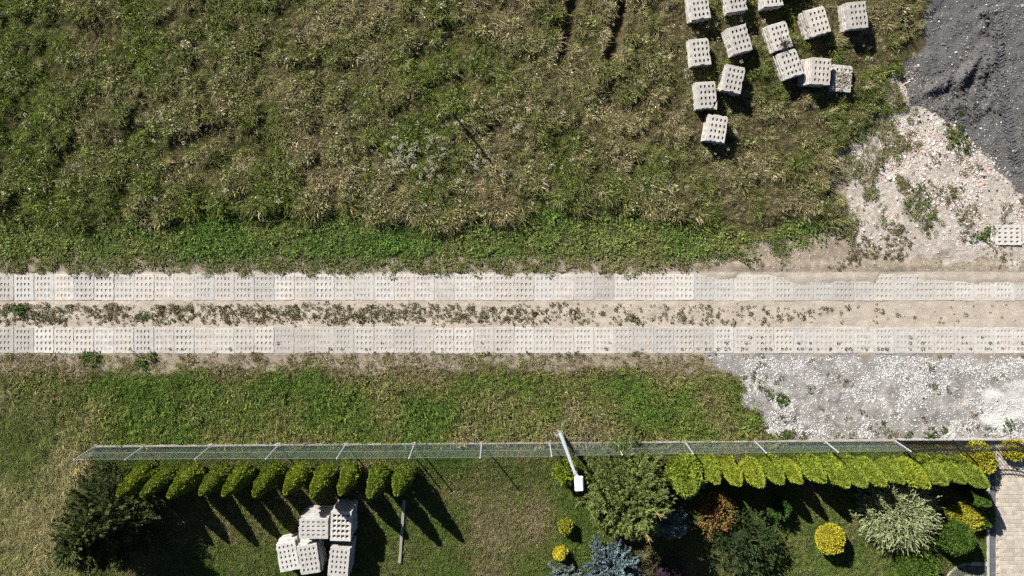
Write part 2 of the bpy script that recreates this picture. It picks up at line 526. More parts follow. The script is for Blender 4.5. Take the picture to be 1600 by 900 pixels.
def lay_track(label, y_px, seed, group):
    r = random.Random(seed)
    X0 = -21.0
    _, yc = P(0, y_px)
    root = empty('slab_track', (0, yc, 0), 0, label, 'track', kind='structure')
    X = X0
    run = 0
    while X < 21.0:
        w = .752 + r.uniform(-.004, .006)
        px = X * S + NX
        if run <= 0:
            fam = r.choice((0, 5)); run = r.randint(1, 5); tone = r.choice((1.0, .95, .88, .80))
        run -= 1
        z = r.uniform(.008, .022)
        o = obj('concrete_slab', track_meshes[fam + r.randrange(5)], root, (X + w / 2, r.uniform(-.012, .012), z),
                (r.uniform(-.006, .006), r.uniform(-.006, .006), r.uniform(-.008, .008)))
        o.color = (tone, tone, tone, 1)
        X += w
    return root
lay_track('upper row of pale perforated concrete slabs crossing the whole picture', 449, 3, None)
lay_track('lower row of pale perforated concrete slabs crossing the whole picture', 531.5, 4, None)

# half buried slabs at the right edge
bur = empty('slab_path', (*P(1575, 367), 0.0), 0, 'short path of half buried perforated slabs at the right edge', 'path', kind='structure')
for k, (px, py) in enumerate(((1574, 367.5), (1617, 366), (1531, 369))):
    x, y = P(px, py); bx, by = P(1575, 367)
    obj('concrete_slab', track_meshes[5 + k], bur, (x - bx, y - by, .075 if k < 2 else .022), (0, 0, R(90)))

# ------------------------------------------------------------------ stacks of slabs
stack_meshes = [slab_mesh('stacked_slab', M_stack, .75, 1.0, .115, 4, 4, .150, .212, .070, .112, (.04, 0), 20 + s, .016, .04, chamfer=.3, arris=.012, under=.02) for s in range(4)]
yard_meshes = [slab_mesh('yard_slab', M_yard, .76, 1.08, .12, 4, 5, .155, .185, .058, .096, (0, 0), 40 + s, .014, .04, chamfer=.06, arris=.010, under=.02) for s in range(3)]
yard_flared = slab_mesh('yard_slab', M_yard, .76, 1.08, .12, 4, 5, .155, .185, .118, .125, (0, 0), 50, .008, .01, chamfer=.05, taper=.42, arris=.008, under=.01)

def broken(src, p, nrm, name):
    """two meshes: slab without the corner, and the corner"""
    out = []
    for inner in (True, False):
        bm = bmesh.new(); bm.from_mesh(src)
        g = bm.verts[:] + bm.edges[:] + bm.faces[:]
        r = bmesh.ops.bisect_plane(bm, geom=g, plane_co=p, plane_no=nrm, clear_outer=inner, clear_inner=not inner)
        es = [e for e in r['geom_cut'] if isinstance(e, bmesh.types.BMEdge)]
        try: bmesh.ops.holes_fill(bm, edges=es, sides=0)
        except Exception: pass
        me = bpy.data.meshes.new(name); bm.to_mesh(me); bm.free()
        me.materials.append(src.materials[0]); out.append(me)
    return out

ORD = ['', 'second', 'third', 'fourth', 'fifth', 'sixth', 'seventh', 'eighth', 'ninth', 'tenth']
def stack(cx, cy, rot, n, desc, meshes, t, seed, rz0=0, slip=.012, top_mesh=None, frag=None, lean=(0, 0), base=None, tops=None):
    r = random.Random(seed)
    h = n * (t + .004)
    x, y = P(cx, cy, h)
    z = (gz_at(x, y) if base is None else base) - .02
    ang = R(rot)
    for k in range(n):
        top = k == n - 1
        me = meshes[r.randrange(len(meshes))]
        if top and top_mesh: me = top_mesh
        u = n - 1 - k
        sx = 0 if top else r.uniform(-slip, slip) - lean[0] * u
        sy = 0 if top else r.uniform(-slip, slip) - lean[1] * u
        a = ang + (0 if top else R(r.uniform(-1.3, 1.3)))
        o = obj('perforated_plate', me, None, (x + sx, y + sy, z + (k + 1) * (t + .004)), (0, 0, a))
        if top: tag(o, 'top concrete plate of the ' + desc, 'concrete plate', 'top plates of the stacks')
        else: tag(o, ORD[u] + ' concrete plate from the top in the ' + desc, 'concrete plate', 'lower plates of the stacks')
        last = o
    if frag:
        me, dx, dy, da, lab = frag
        f = obj('slab_fragment', me, None, (last.location.x + dx, last.location.y + dy, last.location.z - .004), (0, 0, ang + da))
        tag(f, lab, 'slab fragment')
    return x, y, z + h

b1, f1 = broken(stack_meshes[0], Vector((.27, .40, 0)), Vector((.62, .78, 0)), 'cracked_slab')
b2, f2 = broken(stack_meshes[1], Vector((.27, -.33, 0)), Vector((.86, -.5, 0)), 'cracked_slab')
ST = [
    (1092, 10, 8, 6, 'leftmost stack cut by the top edge', None, None),
    (1149, -2, 9, 6, 'middle stack cut by the top edge', None, None),
    (1206, -10, 5, 6, 'rightmost stack cut by the top edge', None, None),
    (1093, 82, 6, 6, 'second stack down in the left column', None, None),
    (1155, 62, 15, 7, 'tilted stack with a cracked upper corner', b1, (f1, .012, .010, R(2), 'broken off upper corner on the tilted slab stack')),
    (1217.5, 57, 16, 6, 'upper of two stacks touching end to end', None, None),
    (1234, 100.5, 18.5, 6, 'lower of two stacks touching end to end', None, None),
    (1277, 34, 16, 7, 'tilted stack left of the rightmost stack', None, None),
    (1338, 24.5, 6, 7, 'rightmost stack nearest the black lot', None, None),
    (1145, 124, -12, 6, 'clockwise turned stack below the cracked one', None, None),
    (1103, 149, 4, 6, 'third stack down in the left column', b2, (f2, .045, -.03, R(-6), 'broken off lower corner on the third stack down')),
    (1119, 201, -9, 6, 'lowest stack of the left column', None, None),
    (1281, 112, -4, 7, 'stack beside the rubble covered low stack', None, None),
    (1314, 123, -6, 4, 'low stack covered with rubble and soil', None, None),
    (1238, -34, 10, 7, 'stack just past the top edge', None, None),
]
stack_tops = []
for i, (cx, cy, rot, n, desc, tm, fr) in enumerate(ST):
    lean = (.03, -.004) if i == 12 else ((.006, 0) if i in (7, 8) else (0, 0))
    stack_tops.append(stack(cx, cy, rot, n, desc, stack_meshes, .115, 100 + i, slip=.022 if i != 12 else .02, top_mesh=tm, frag=fr, lean=lean, base=.10))
YD = [
    (489.7, 826, 90, 9, 'yard stack laid crosswise with wide slots', None),
    (532.5, 822.6, -1.8, 9, 'yard stack with large flared square holes', yard_flared),
    (449.3, 869.6, 11, 6, 'lowest and leftmost stack in the yard', None),
    (482.4, 874, 9, 8, 'middle front stack in the yard', None),
    (529.3, 878.5, -5, 8, 'right front stack in the yard', None),
]
for i, (cx, cy, rot, n, desc, tm) in enumerate(YD):
    stack(cx, cy, rot, n, desc, yard_meshes, .12, 200 + i, slip=.03, top_mesh=tm, base=.02)

# ------------------------------------------------------------------ scatter machinery
def hidden(name, me):
    return bpy.data.objects.new(name, me)       # source shape, never linked to the scene
def scatter(name, pts, rot, scl, vi, col, sources, label, cat, kind='stuff'):
    n = len(pts)
    me = bpy.data.meshes.new(name)
    me.vertices.add(n)
    me.vertices.foreach_set('co', np.asarray(pts, np.float32).ravel())
    a = me.attributes.new('rot', 'FLOAT_VECTOR', 'POINT'); a.data.foreach_set('vector', np.asarray(rot, np.float32).ravel())
    s3 = np.asarray(scl, np.float32)
    if s3.ndim == 1: s3 = np.repeat(s3[:, None], 3, 1)
    a = me.attributes.new('scl', 'FLOAT_VECTOR', 'POINT'); a.data.foreach_set('vector', s3.ravel())
    a = me.attributes.new('vi', 'INT', 'POINT'); a.data.foreach_set('value', np.asarray(vi, np.int32))
    c4 = np.ones((n, 4), np.float32); c4[:, :3] = col
    a = me.attributes.new('col', 'FLOAT_COLOR', 'POINT'); a.data.foreach_set('color', c4.ravel())
    o = obj(name, me)
    ng = bpy.data.node_groups.new(name + '_nodes', 'GeometryNodeTree')
    ng.interface.new_socket('Geometry', in_out='INPUT', socket_type='NodeSocketGeometry')
    ng.interface.new_socket('Geometry', in_out='OUTPUT', socket_type='NodeSocketGeometry')
    N = ng.nodes; Lk = ng.links
    gi = N.new('NodeGroupInput'); go = N.new('NodeGroupOutput')
    iop = N.new('GeometryNodeInstanceOnPoints')
    join = N.new('GeometryNodeJoinGeometry')
    for s in reversed(sources):
        oi = N.new('GeometryNodeObjectInfo'); oi.inputs['Object'].default_value = s
        oi.inputs['As Instance'].default_value = True
        Lk.new(oi.outputs['Geometry'], join.inputs[0])
    Lk.new(gi.outputs[0], iop.inputs['Points'])
    Lk.new(join.outputs[0], iop.inputs['Instance'])
    iop.inputs['Pick Instance'].default_value = True
    def na(nm, typ):
        x = N.new('GeometryNodeInputNamedAttribute'); x.data_type = typ; x.inputs[0].default_value = nm
        return x.outputs[0]
    Lk.new(na('vi', 'INT'), iop.inputs['Instance Index'])
    Lk.new(na('scl', 'FLOAT_VECTOR'), iop.inputs['Scale'])
    e2r = N.new('FunctionNodeEulerToRotation'); Lk.new(na('rot', 'FLOAT_VECTOR'), e2r.inputs[0])
    Lk.new(e2r.outputs[0], iop.inputs['Rotation'])
    Lk.new(iop.outputs[0], go.inputs[0])
    md = o.modifiers.new('scatter', 'NODES'); md.node_group = ng
    return tag(o, label, cat, kind=kind)

def tuft(name, n, spread, L0, L1, w0, w1, lean0, lean1, seed, mat, bias=None, tint=.35, brown=.3):
    """grass tuft: curved tapering blades"""
    g = np.random.default_rng(seed)
    V = []; F4 = []; F3 = []; col = []
    for i in range(n):
        a = g.uniform(0, 2 * math.pi); rr = spread * math.sqrt(g.random())
        bx, by = rr * math.cos(a), rr * math.sin(a)
        az = a + g.normal(0, .9) if bias is None else bias + g.normal(0, 1.0)
        L = g.uniform(L0, L1); w = g.uniform(w0, w1); ln = g.uniform(lean0, lean1)
        dx, dy = math.cos(az), math.sin(az); tw = g.normal(0, .5)
        wx, wy = -dy * math.cos(tw), dx * math.cos(tw)
        wz = math.sin(tw) * .6
        b = len(V)
        x = y = z = 0.0; ang = ln * .35
        cb = np.array([1.0, 1.0, 1.0]) * g.uniform(1 - tint, 1 + tint)
        if g.random() < brown: cb = cb * np.array([1.30, 1.12, 1.0]) * g.uniform(.9, 1.5)
        for k in range(4):
            ww = w * (1, .95, .65, 0.0)[k] / 2
            px_, py_, pz_ = bx + dx * x, by + dy * x, z
            if k < 3:
                V += [(px_ - wx * ww, py_ - wy * ww, pz_ - wz * ww), (px_ + wx * ww, py_ + wy * ww, pz_ + wz * ww)]; col += [cb, cb]
            else:
                V.append((px_, py_, pz_)); col.append(cb * 1.1)
            x += L / 3 * math.sin(ang); z += L / 3 * math.cos(ang); ang += ln * .45
        F4 += [(b, b + 1, b + 3, b + 2), (b + 2, b + 3, b + 5, b + 4)]; F3.append((b + 4, b + 5, b + 6))
    return hidden(name, mesh_np(name, np.array(V), [np.array(F4), np.array(F3)], mat, np.array(col)))

def leafy(name, n, rad, hgt, l0, l1, w, seed, mat, tint=.3):
    """leaf clump: broad pointed leaves over a low dome"""
    g = np.random.default_rng(seed)
    V = []; F = []; col = []
    for i in range(n):
        a = g.uniform(0, 6.283); rr = rad * math.sqrt(g.random())
        z = hgt * (1 - (rr / rad) ** 2) * g.uniform(.3, 1.0) + .01
        az = a + g.normal(0, 1.0); L = g.uniform(l0, l1); ww = w * g.uniform(.7, 1.3); el = g.uniform(-.5, .7)
        dx, dy, dz = math.cos(az) * math.cos(el), math.sin(az) * math.cos(el), math.sin(el)
        px_, py_ = rr * math.cos(a), rr * math.sin(a); sx, sy = -math.sin(az) * ww / 2, math.cos(az) * ww / 2
        sz = g.normal(0, .35) * ww
        b = len(V); c = np.ones(3) * g.uniform(1 - tint, 1 + tint)
        V += [(px_, py_, z), (px_ + dx * L * .5 + sx, py_ + dy * L * .5 + sy, z + dz * L * .5 + sz),
              (px_ + dx * L, py_ + dy * L, z + dz * L * .8), (px_ + dx * L * .5 - sx, py_ + dy * L * .5 - sy, z + dz * L * .5 - sz)]
        F.append((b, b + 1, b + 2, b + 3)); col += [c] * 4
    return hidden(name, mesh_np(name, np.array(V), [np.array(F)], mat, np.array(col)))

def stone_src(name, seed, flat=.6):
    g = np.random.default_rng(seed)
    bm = bmesh.new(); bmesh.ops.create_icosphere(bm, subdivisions=1, radius=.5)
    for v in bm.verts:
        v.co *= g.uniform(.65, 1.2); v.co.z *= flat
    me = bm_mesh(name, bm, M_stone)
    a = me.attributes.new('bc', 'FLOAT_COLOR', 'POINT'); a.data.foreach_set('color', np.ones(len(me.vertices) * 4, np.float32))
    return hidden(name, me)

BIAS = R(-35)
tall = [tuft('tall_tuft', 30, .10, .12, .32, .008, .015, .3, 1.5, s, M_blade, None, .6, .3) for s in range(6)] + \
       [tuft('tall_tuft', 30, .11, .14, .36, .008, .015, .7, 1.9, 10 + s, M_blade, BIAS, .6, .4) for s in range(4)] + \
       [leafy('meadow_herb', 32, .12, .28, .035, .08, .025, 20 + s, M_blade, .6) for s in range(4)]
straw = [tuft('straw_tuft', 26, .13, .25, .55, .010, .018, .8, 2.1, 130 + s, M_blade, None if s < 5 else BIAS, .45, .35) for s in range(10)]
midg = [tuft('mid_tuft', 24, .12, .12, .28, .012, .024, .6, 1.9, 30 + s, M_blade, None, .4, .2) for s in range(5)]
leafc = [leafy('leaf_clump', 34, .15, .12, .05, .11, .040, 50 + s, M_blade) for s in range(5)]
lawnt = [tuft('lawn_tuft', 34, .12, .035, .085, .010, .018, .4, 1.8, 70 + s, M_blade, None, .35, .22) for s in range(5)]
rose = [leafy('rosette', 22, .055, .035, .03, .07, .022, 90 + s, M_blade) for s in range(4)]
flowr = [leafy('flower_head', 26, .07, .04, .015, .03, .022, 95 + s, M_blade, .15) for s in range(3)]
stones = [stone_src('stone', s, f) for s, f in ((1, .6), (2, .45), (3, .7), (4, .55))]

def sample(x0, x1, y0, y1, dens, prob):
    """random points in a pixel rectangle (density per square metre), kept with probability prob(px,py)"""
    area = (x1 - x0) * (y1 - y0) / S / S
    n = int(area * dens)
    px = rng.uniform(x0, x1, n); py = rng.uniform(y0, y1, n)
    k = rng.random(n) < prob(px, py)
    px, py = px[k], py[k]
    x, y = (px - NX) / S, (NY - py) / S
    return px, py, np.stack([x, y, height(x, y)], 1)
def rots(n, tilt=.15):
    return np.stack([rng.normal(0, tilt, n), rng.normal(0, tilt, n), rng.uniform(0, 6.283, n)], 1)
def mixc(a, b, t): return np.asarray(a)[None] * (1 - t[:, None]) + np.asarray(b)[None] * t[:, None]
def footprint_free(px, py):
    """0 under the stacks of slabs"""
    ok = np.ones_like(px)
    for (cx, cy, rot, n, *_r) in ST + YD:
        h = n * .12; k = (H - h) / H
        gx_, gy_ = NX + (cx - NX) * k, NY + (cy - NY) * k
        a = R(rot); dx, dy = px - gx_, -(py - gy_)
        u = dx * math.cos(a) + dy * math.sin(a); v = -dx * math.sin(a) + dy * math.cos(a)
        ok *= 1 - ((np.abs(u) < 14) & (np.abs(v) < 19))
    return ok

X0, X1 = -70, 1670
# --- tall meadow
def p_field(px, py):
    return sstep(-4, 8, field_edge(px) - py) * sstep(-26, 34, grass_right(px, py)) * sstep(9, 14, rut(px, py)) * footprint_free(px, py) * \
        (1 - sstep(-6, 4, z_slag(px, py)))
px, py, pt = sample(X0, 1500, -110, 400, 115, p_field)
n = len(px)
dry = fbm(px, py, .011, 4, 40); patch = fbm(px, py, .03, 3, 41); fine = rng.random(n)
GREEN, OLIVE, TAN, STRAW = (.130, .176, .036), (.195, .196, .078), (.30, .265, .145), (.46, .41, .28)
left = sstep(440, 0, px) * .30
t1 = np.clip((dry - .42 + (patch - .5) * .55 - left + (px > 1040) * -.06) * 1.9 + .36 + rng.normal(0, .24, n), 0, 1)
col = np.where((t1 < .5)[:, None], mixc(GREEN, OLIVE, np.clip(t1 * 2, 0, 1)), mixc(OLIVE, TAN, np.clip(t1 * 2 - 1, 0, 1)))
rr_ = rut(px, py)
t1 = t1 + .0
col = np.where((fine > .955)[:, None], mixc(STRAW, STRAW, t1), col)
col *= (rng.uniform(.5, 1.5, n))[:, None]
col = np.where(((rr_ < 20) & (rng.random(n) < .6))[:, None], np.array(TAN)[None] * rng.uniform(.9, 1.5, n)[:, None], col)
hol = fbm(px, py, .045, 3, 43)
sc = (.42 + 1.05 * sstep(.34, .66, hol)) * rng.gamma(8, 1 / 8, n) * (.8 + .4 * fbm(px, py, .012, 2, 44)) * np.where(px > 1040, .78, 1.08) * np.where((px > 1050) & (px < 1400) & (py < 245), .72, 1.0)
bright = sstep(130, 0, px) * sstep(90, 0, py)
col = col * (1 - .6 * bright[:, None]) + np.array((.13, .2, .03))[None] * .6 * bright[:, None]
q_ = rng.random(n)
vi = np.where(q_ < .42, rng.integers(0, 6, n), np.where(q_ < .68, rng.integers(6, 10, n), rng.integers(10, 14, n)))
rr = rots(n, .12); bi = (vi >= 6) & (vi < 10); rr[bi, 2] = rng.normal(0, .8, bi.sum())
edge = sstep(34, 4, field_edge(px) - py) * (px < 1250)
sc = np.clip(sc, .3, 1.7) * (1 + .22 * edge * sstep(.35, .6, fbm(px, py * 0, .02, 2, 47)))
scatter('meadow_grass', pt, rr, sc, vi, col, tall, 'tall brownish green meadow grass filling the upper field', 'grass')

# --- lush verge above the track
def p_verge(px, py):
    a = sstep(-6, 10, py - field_edge(px) + 10) * sstep(6, -8, py - 424 - noise_px(px, py, 16, .05, 50))
    thin = .25 + .75 * sstep(-70, 40, grass_right(px, py))
    return a * sstep(-120, 30, grass_right(px, py)) * thin
px, py, pt = sample(X0, 1420, 325, 432, 75, p_verge)
n = len(px); g1 = fbm(px, py, .02, 3, 51)
col = mixc((.140, .240, .050), (.255, .280, .090), np.clip((g1 - .35) * 2.2 + rng.normal(0, .2, n) + sstep(700, 1100, px) * .3, 0, 1)) * rng.uniform(.65, 1.25, n)[:, None]
isleaf = rng.random(n) < .5
low = sstep(388, 416, py)
col = col * (1 - .55 * low[:, None]) + np.array((.27, .23, .11))[None] * (.55 * low * rng.uniform(.5, 1.2, n))[:, None]
vi = np.where(isleaf, rng.integers(0, 5, n), rng.integers(5, 10, n))
scatter('verge_weeds', pt, rots(n, .2), rng.uniform(.55, 1.3, n) * (.70 + .6 * fbm(px, py, .05, 2, 52)) * np.where(isleaf, 1, .9) * (1 - .25 * low), vi, col, leafc + midg,
        'lush green weeds along the upper edge of the slab track', 'weeds')

def p_rg(px, py):
    a = .75 * sstep(.52, .68, fbm(px, py, .030, 4, 56)) * sstep(-330, -20, grass_right(px, py)) * sstep(20, -20, grass_right(px, py))
    return a * (1 - sstep(-8, 4, z_slag(px, py))) * sstep(420, 400, py) * sstep(150, 200, py)
px, py, pt = sample(1040, 1670, 150, 425, 110, p_rg)
n = len(px)
col = mixc((.11, .16, .04), (.29, .25, .13), np.clip(rng.normal(.6, .28, n), 0, 1)) * rng.uniform(.65, 1.25, n)[:, None]
scatter('patchy_grass', pt, rots(n, .2), rng.uniform(.35, .85, n), rng.integers(0, 10, n), col, leafc + midg, 'patches of grass growing over the rubble and dirt', 'grass')

# --- grass strip between track and fence
def p_south(px, py):
    top = 556 + 30 * sstep(.35, .75, fbm(px, py * .4, .014, 3, 60)) + 14 * (fbm(px, py, .05, 2, 61) - .5)
    a = .80 + .20 * sstep(-4, 24, py - top)
    a = a * (1 - .6 * sstep(.5, .62, fbm(px, py, .035, 3, 64)) * sstep(592, 570, py))
    return a * sstep(4, -4, py - 692 + 0 * px) * sstep(6, -8, z_gravel(px, py))
px, py, pt = sample(X0, 1260, 553, 696, 80, p_south)
n = len(px); g1 = fbm(px, py, .016, 4, 62)
t1 = np.clip((g1 - .36) * 2.4 + sstep(600, 565, py) * .9 + rng.normal(0, .15, n) + sstep(150, 0, px) * .15 + sstep(640, 690, py) * .25 + sstep(1000, 1190, px) * .3, 0, 1)
col = np.where((t1 < .5)[:, None], mixc((.128, .212, .040), (.225, .248, .072), t1 * 2), mixc((.225, .248, .072), (.29, .255, .135), t1 * 2 - 1)) * rng.uniform(.65, 1.25, n)[:, None]
vi = np.where(rng.random(n) < .25, rng.integers(0, 5, n), rng.integers(5, 10, n))
scatter('strip_grass', pt, rots(n, .2), rng.uniform(.6, 1.15, n) * (.62 + .5 * sstep(560, 620, py)), vi, col, leafc + midg,
        'green grass strip between the slab track and the wire fence', 'grass')

# --- straw coloured tall grass outside the fence corner, lower left
def p_corner(px, py):
    e = np.interp(py, [600, 690, 720, 1000], [40, 118, 150, 150])
    return sstep(10, -20, px - e + noise_px(px, py, 18, .03, 65)) * sstep(585, 650, py)
px, py, pt = sample(X0, 180, 590, 985, 85, p_corner)
n = len(px); g1 = fbm(px, py, .02, 4, 66)
t1 = np.clip((g1 - .36) * 2.8 + sstep(0, 100, px) * .2 + rng.normal(0, .15, n), 0, 1)
col = mixc((.13, .18, .048), (.36, .335, .175), np.clip(t1 * .85, 0, 1)) * rng.uniform(.7, 1.2, n)[:, None]
vi = rng.integers(0, 10, n); rr = rots(n, .2); rr[vi >= 6, 2] = rng.normal(-.9, .6, (vi >= 6).sum())
scatter('straw_grass', pt, rr, rng.uniform(.7, 1.25, n), vi, col, straw, 'tall straw coloured grass outside the fence corner', 'grass')

# --- garden lawn
def p_lawn(px, py):
    return (py > 697) * (px > 120) * (px < 1541) * footprint_free(px, py) * (1 - .0 * px)
px, py, pt = sample(100, 1545, 697, 985, 150, p_lawn)
n = len(px); g1 = fbm(px, py, .016, 4, 70)
worn = np.exp(-((px - 800) / 130) ** 2) * sstep(735, 790, py) * .22 + .16 * np.exp(-((px - 1180) / 70) ** 2)
t1 = np.clip((g1 - .47) * 1.7 + .24 + worn + rng.normal(0, .16, n), 0, 1)
col = np.where((t1 < .5)[:, None], mixc((.105, .175, .034), (.180, .200, .065), t1 * 2), mixc((.180, .200, .065), (.29, .25, .14), t1 * 2 - 1)) * rng.uniform(.75, 1.2, n)[:, None]
scatter('lawn_grass', pt, rots(n, .15), rng.uniform(.75, 1.3, n), rng.integers(0, 5, n), col, lawnt, 'short garden lawn inside the wire fence', 'lawn')

# --- weeds on bare ground: between the slab rows, right verge, rubble, gravel, slab holes
def p_mid(px, py):
    d = np.interp(px, [-60, 700, 1000, 1250, 1450, 1670], [1, .85, .42, .2, .05, .02])
    cl = .25 + .75 * sstep(.36, .62, fbm(px, py, .045, 3, 80) + .10 * (px < 760))
    return d * cl * sstep(472, 482, py) * sstep(511, 500, py)
A = sample(X0, 1670, 468, 512, 190, p_mid)
def p_rv(px, py):
    return sstep(0, -90, grass_right(px, py)) * sstep(.45, .66, fbm(px, py, .035, 3, 81)) * sstep(425, 405, py) * (.35 + .65 * sstep(1570, 1400, px)) * (1 - sstep(-4, 10, z_slag(px, py)))
B = sample(1000, 1670, 230, 428, 150, p_rv)
def p_gv(px, py): return sstep(4, 14, z_gravel(px, py)) * sstep(.63, .72, fbm(px, py, .035, 3, 82)) * .8 + .5 * sstep(560, 556, py) * (px > 1100) * (fbm(px, py, .05, 2, 83) > .55)
D = sample(1110, 1670, 554, 690, 60, p_gv)
def p_base(px, py): return sstep(.42, .6, fbm(px, py * .3, .04, 2, 84))
E = sample(X0, 1120, 550, 560, 60, p_base)
F_ = sample(X0, 1100, 416, 428, 60, lambda a, b: sstep(.42, .6, fbm(a, b, .04, 2, 85)) * .8)
G_ = sample(1210, 1670, 676, 692, 60, lambda a, b: sstep(.4, .62, fbm(a, b * .4, .035, 2, 86)))
px = np.concatenate([q[0] for q in (A, B, D, E, F_, G_)]); py = np.concatenate([q[1] for q in (A, B, D, E, F_, G_)])
pt = np.concatenate([q[2] for q in (A, B, D, E, F_, G_)])
n = len(px)
col = mixc((.09, .118, .04), (.28, .215, .115), np.clip(rng.normal(.52, .3, n), 0, 1)) * rng.uniform(.6, 1.15, n)[:, None]
sc = rng.gamma(6, .115, n)
# weeds in the slab holes of the lower row, on the right
hp = []
_, yl = P(0, 531.5)
for o in [o for o in bpy.data.objects if o.name.startswith('concrete_slab') and o.parent and abs(o.parent.location.y - yl) < .01]:
    pxx = o.location.x * S + NX
    for i in range(4):
        for j, pj in ((0, .85), (1, .22), (2, .06)):
            if rng.random() < pj * np.interp(pxx, [0, 1050, 1130, 1600], [.10, .12, .75, .5]):
                hp.append((o.location.x + (i - 1.5) * .15, yl + (j - 1.5) * .218, .01))
hp = np.array(hp)
pt = np.concatenate([pt, hp]); nh = len(hp)
col = np.concatenate([col, mixc((.04, .075, .016), (.11, .10, .035), rng.random(nh))]); sc = np.concatenate([sc, rng.uniform(.5, 1.0, nh)])
scatter('ground_weeds', pt, rots(len(pt), .2), sc, rng.integers(0, 4, len(pt)), col, rose, 'small weeds dotted over the sand, gravel and slab joints', 'weeds')

# distinct bushy weed clumps (leaf clumps, countable patches kept as one growth)
cl = [(30, 488, 1.6), (12, 486, .9), (26, 482, 1.1), (38, 484, 1.0), (224, 492, 1.1), (465, 487, .9), (836, 493, .8), (450, 491, .7), (138, 556, 1.5), (146, 560, 1.5), (152, 562, 1.2), (140, 566, 1.2), (225, 562, 1.6), (234, 558, 1.4), (220, 567, 1.3), (18, 557, .8),
      (1215, 622, 1.3), (1224, 628, 1.3), (1208, 616, 1.0), (1195, 607, .8), (1146, 603, 1.2), (1138, 610, 1.2), (1222, 676, 1.4), (1232, 680, 1.2), (1268, 604, .7), (1213, 598, .7),
      (1460, 606, .9), (1485, 608, .6), (1568, 590, .8), (1455, 680, 1.4), (1448, 683, 1.2), (1574, 665, 1.3), (1475, 676, .9), (1420, 680, 1.0), (1395, 682, .9), (1545, 675, .8),
      (1482, 210, 1.5), (1494, 218, 1.6), (1505, 222, 1.3), (1478, 225, 1.2), (1498, 206, 1.0), (1512, 238, .9), (1536, 367, 1.4), (1524, 372, 1.2), (1545, 360, 1.1), (1430, 300, 1.5), (1442, 320, 1.3), (1418, 310, 1.2), (1450, 332, 1.1), (1508, 272, .7), (1490, 305, .7), (1503, 178, 1.0)]
pc = np.array([(*P(a, b), 0) for a, b, s in cl for _ in range(3)])
pc[:, :2] += rng.normal(0, .09, (len(pc), 2)); pc[:, 2] = height(pc[:, 0], pc[:, 1])
n = len(pc)
col = mixc((.045, .115, .02), (.12, .145, .04), rng.random(n)) * rng.uniform(.75, 1.2, n)[:, None]
scatter('weed_clumps', pc, rots(n, .2), np.repeat([c[2] for c in cl], 3) * rng.uniform(.6, .9, n), rng.integers(0, 5, n), col, leafc, 'leafy green weed clumps on sand, gravel and rubble', 'weeds')

# meadow flowers and pale seed heads
def p_fl(px, py):
    a = np.exp(-((px - 655) / 45) ** 2 - ((py - 245) / 35) ** 2) + .5 * np.exp(-((px - 735) / 45) ** 2 - ((py - 235) / 45) ** 2)
    a = a * sstep(.4, .6, fbm(px, py, .05, 2, 90)) + .9 * np.exp(-((px - 355) / 7) ** 2 - ((py - 118) / 4) ** 2) + .8 * np.exp(-((px - 805) / 7) ** 2 - ((py - 202) / 7) ** 2)
    return a + .012 * (py < 330)
px, py, pt = sample(X0, 1400, -50, 340, 60, p_fl)
pt[:, 2] += rng.uniform(.32, .52, len(px)); n = len(px)
q_ = sample(X0, 1440, -90, 340, 26, lambda a, b: p_field(a, b) * sstep(.38, .62, fbm(a, b, .02, 3, 92)))
sp = q_[2]; sp[:, 2] += rng.uniform(.14, .30, len(sp)); m_ = len(sp)
scatter('seed_heads', sp, rots(m_, .5), rng.uniform(.35, .8, m_), rng.integers(0, 3, m_), mixc((.40, .35, .23), (.27, .22, .13), rng.random(m_)), flowr,
        'pale dry seed heads standing in the meadow grass', 'seed heads')
scatter('white_wildflowers', pt, rots(n, .3), rng.uniform(.6, 1.2, n), rng.integers(0, 3, n), mixc((.72, .69, .60), (.50, .44, .32), rng.random(n)), flowr,
        'small white wildflower heads scattered in the meadow', 'wildflowers')
px, py, pt = sample(X0, 1220, 560, 695, 7, lambda a, b: .9 * sstep(640, 690, b) * sstep(8, -8, z_gravel(a, b)))
pt[:, 2] += rng.uniform(.1, .2, len(px)); n = len(px)
scatter('yellow_wildflowers', pt, rots(n, .3), rng.uniform(.35, .8, n), rng.integers(0, 3, n), np.tile((.50, .40, .03), (n, 1)), flowr,
        'small yellow wildflowers in the grass by the fence', 'wildflowers')

# --- stones
def p_gr(px, py): return sstep(-6, 10, z_gravel(px, py)) * (.16 + .84 * sstep(.40, .60, fbm(px, py, .028, 4, 100))) * sstep(553, 560, py)
px, py, pt = sample(1100, 1670, 553, 692, 760, p_gr); n = len(px)
col = mixc((.72, .71, .69), (.30, .288, .27), np.clip(rng.normal(.18, .32, n), 0, 1))
scatter('gravel_stones', pt, rots(n, .5), rng.gamma(2.6, .0088, n) + .012, rng.integers(0, 4, n), col, stones, 'white crushed stone spread on the gravel lot', 'gravel')
def p_rb(px, py): return (.18 * sstep(-70, -10, z_rubble(px, py)) + .82 * sstep(-14, 14, z_rubble(px, py))) * (.10 + .90 * np.clip(sstep(.40, .62, fbm(px, py, .03, 3, 101)) * sstep(420, 280, py) + .8 * np.exp(-((px - 1430) / 55) ** 2 - ((py - 215) / 35) ** 2), 0, 1)) * (1 - sstep(-2, 8, z_slag(px, py))) + \
    np.exp(-((px - 1293) / 16) ** 2 - ((py - 262) / 12) ** 2) + .6 * np.exp(-((px - 1296) / 16) ** 2 - ((py - 312) / 8) ** 2) + .6 * np.exp(-((px - 1425) / 10) ** 2 - ((py - 122) / 14) ** 2)
px, py, pt = sample(1260, 1670, 100, 395, 620, p_rb); n = len(px)
pick = rng.random(n)
col = mixc((.70, .65, .60), (.45, .38, .32), rng.random(n))
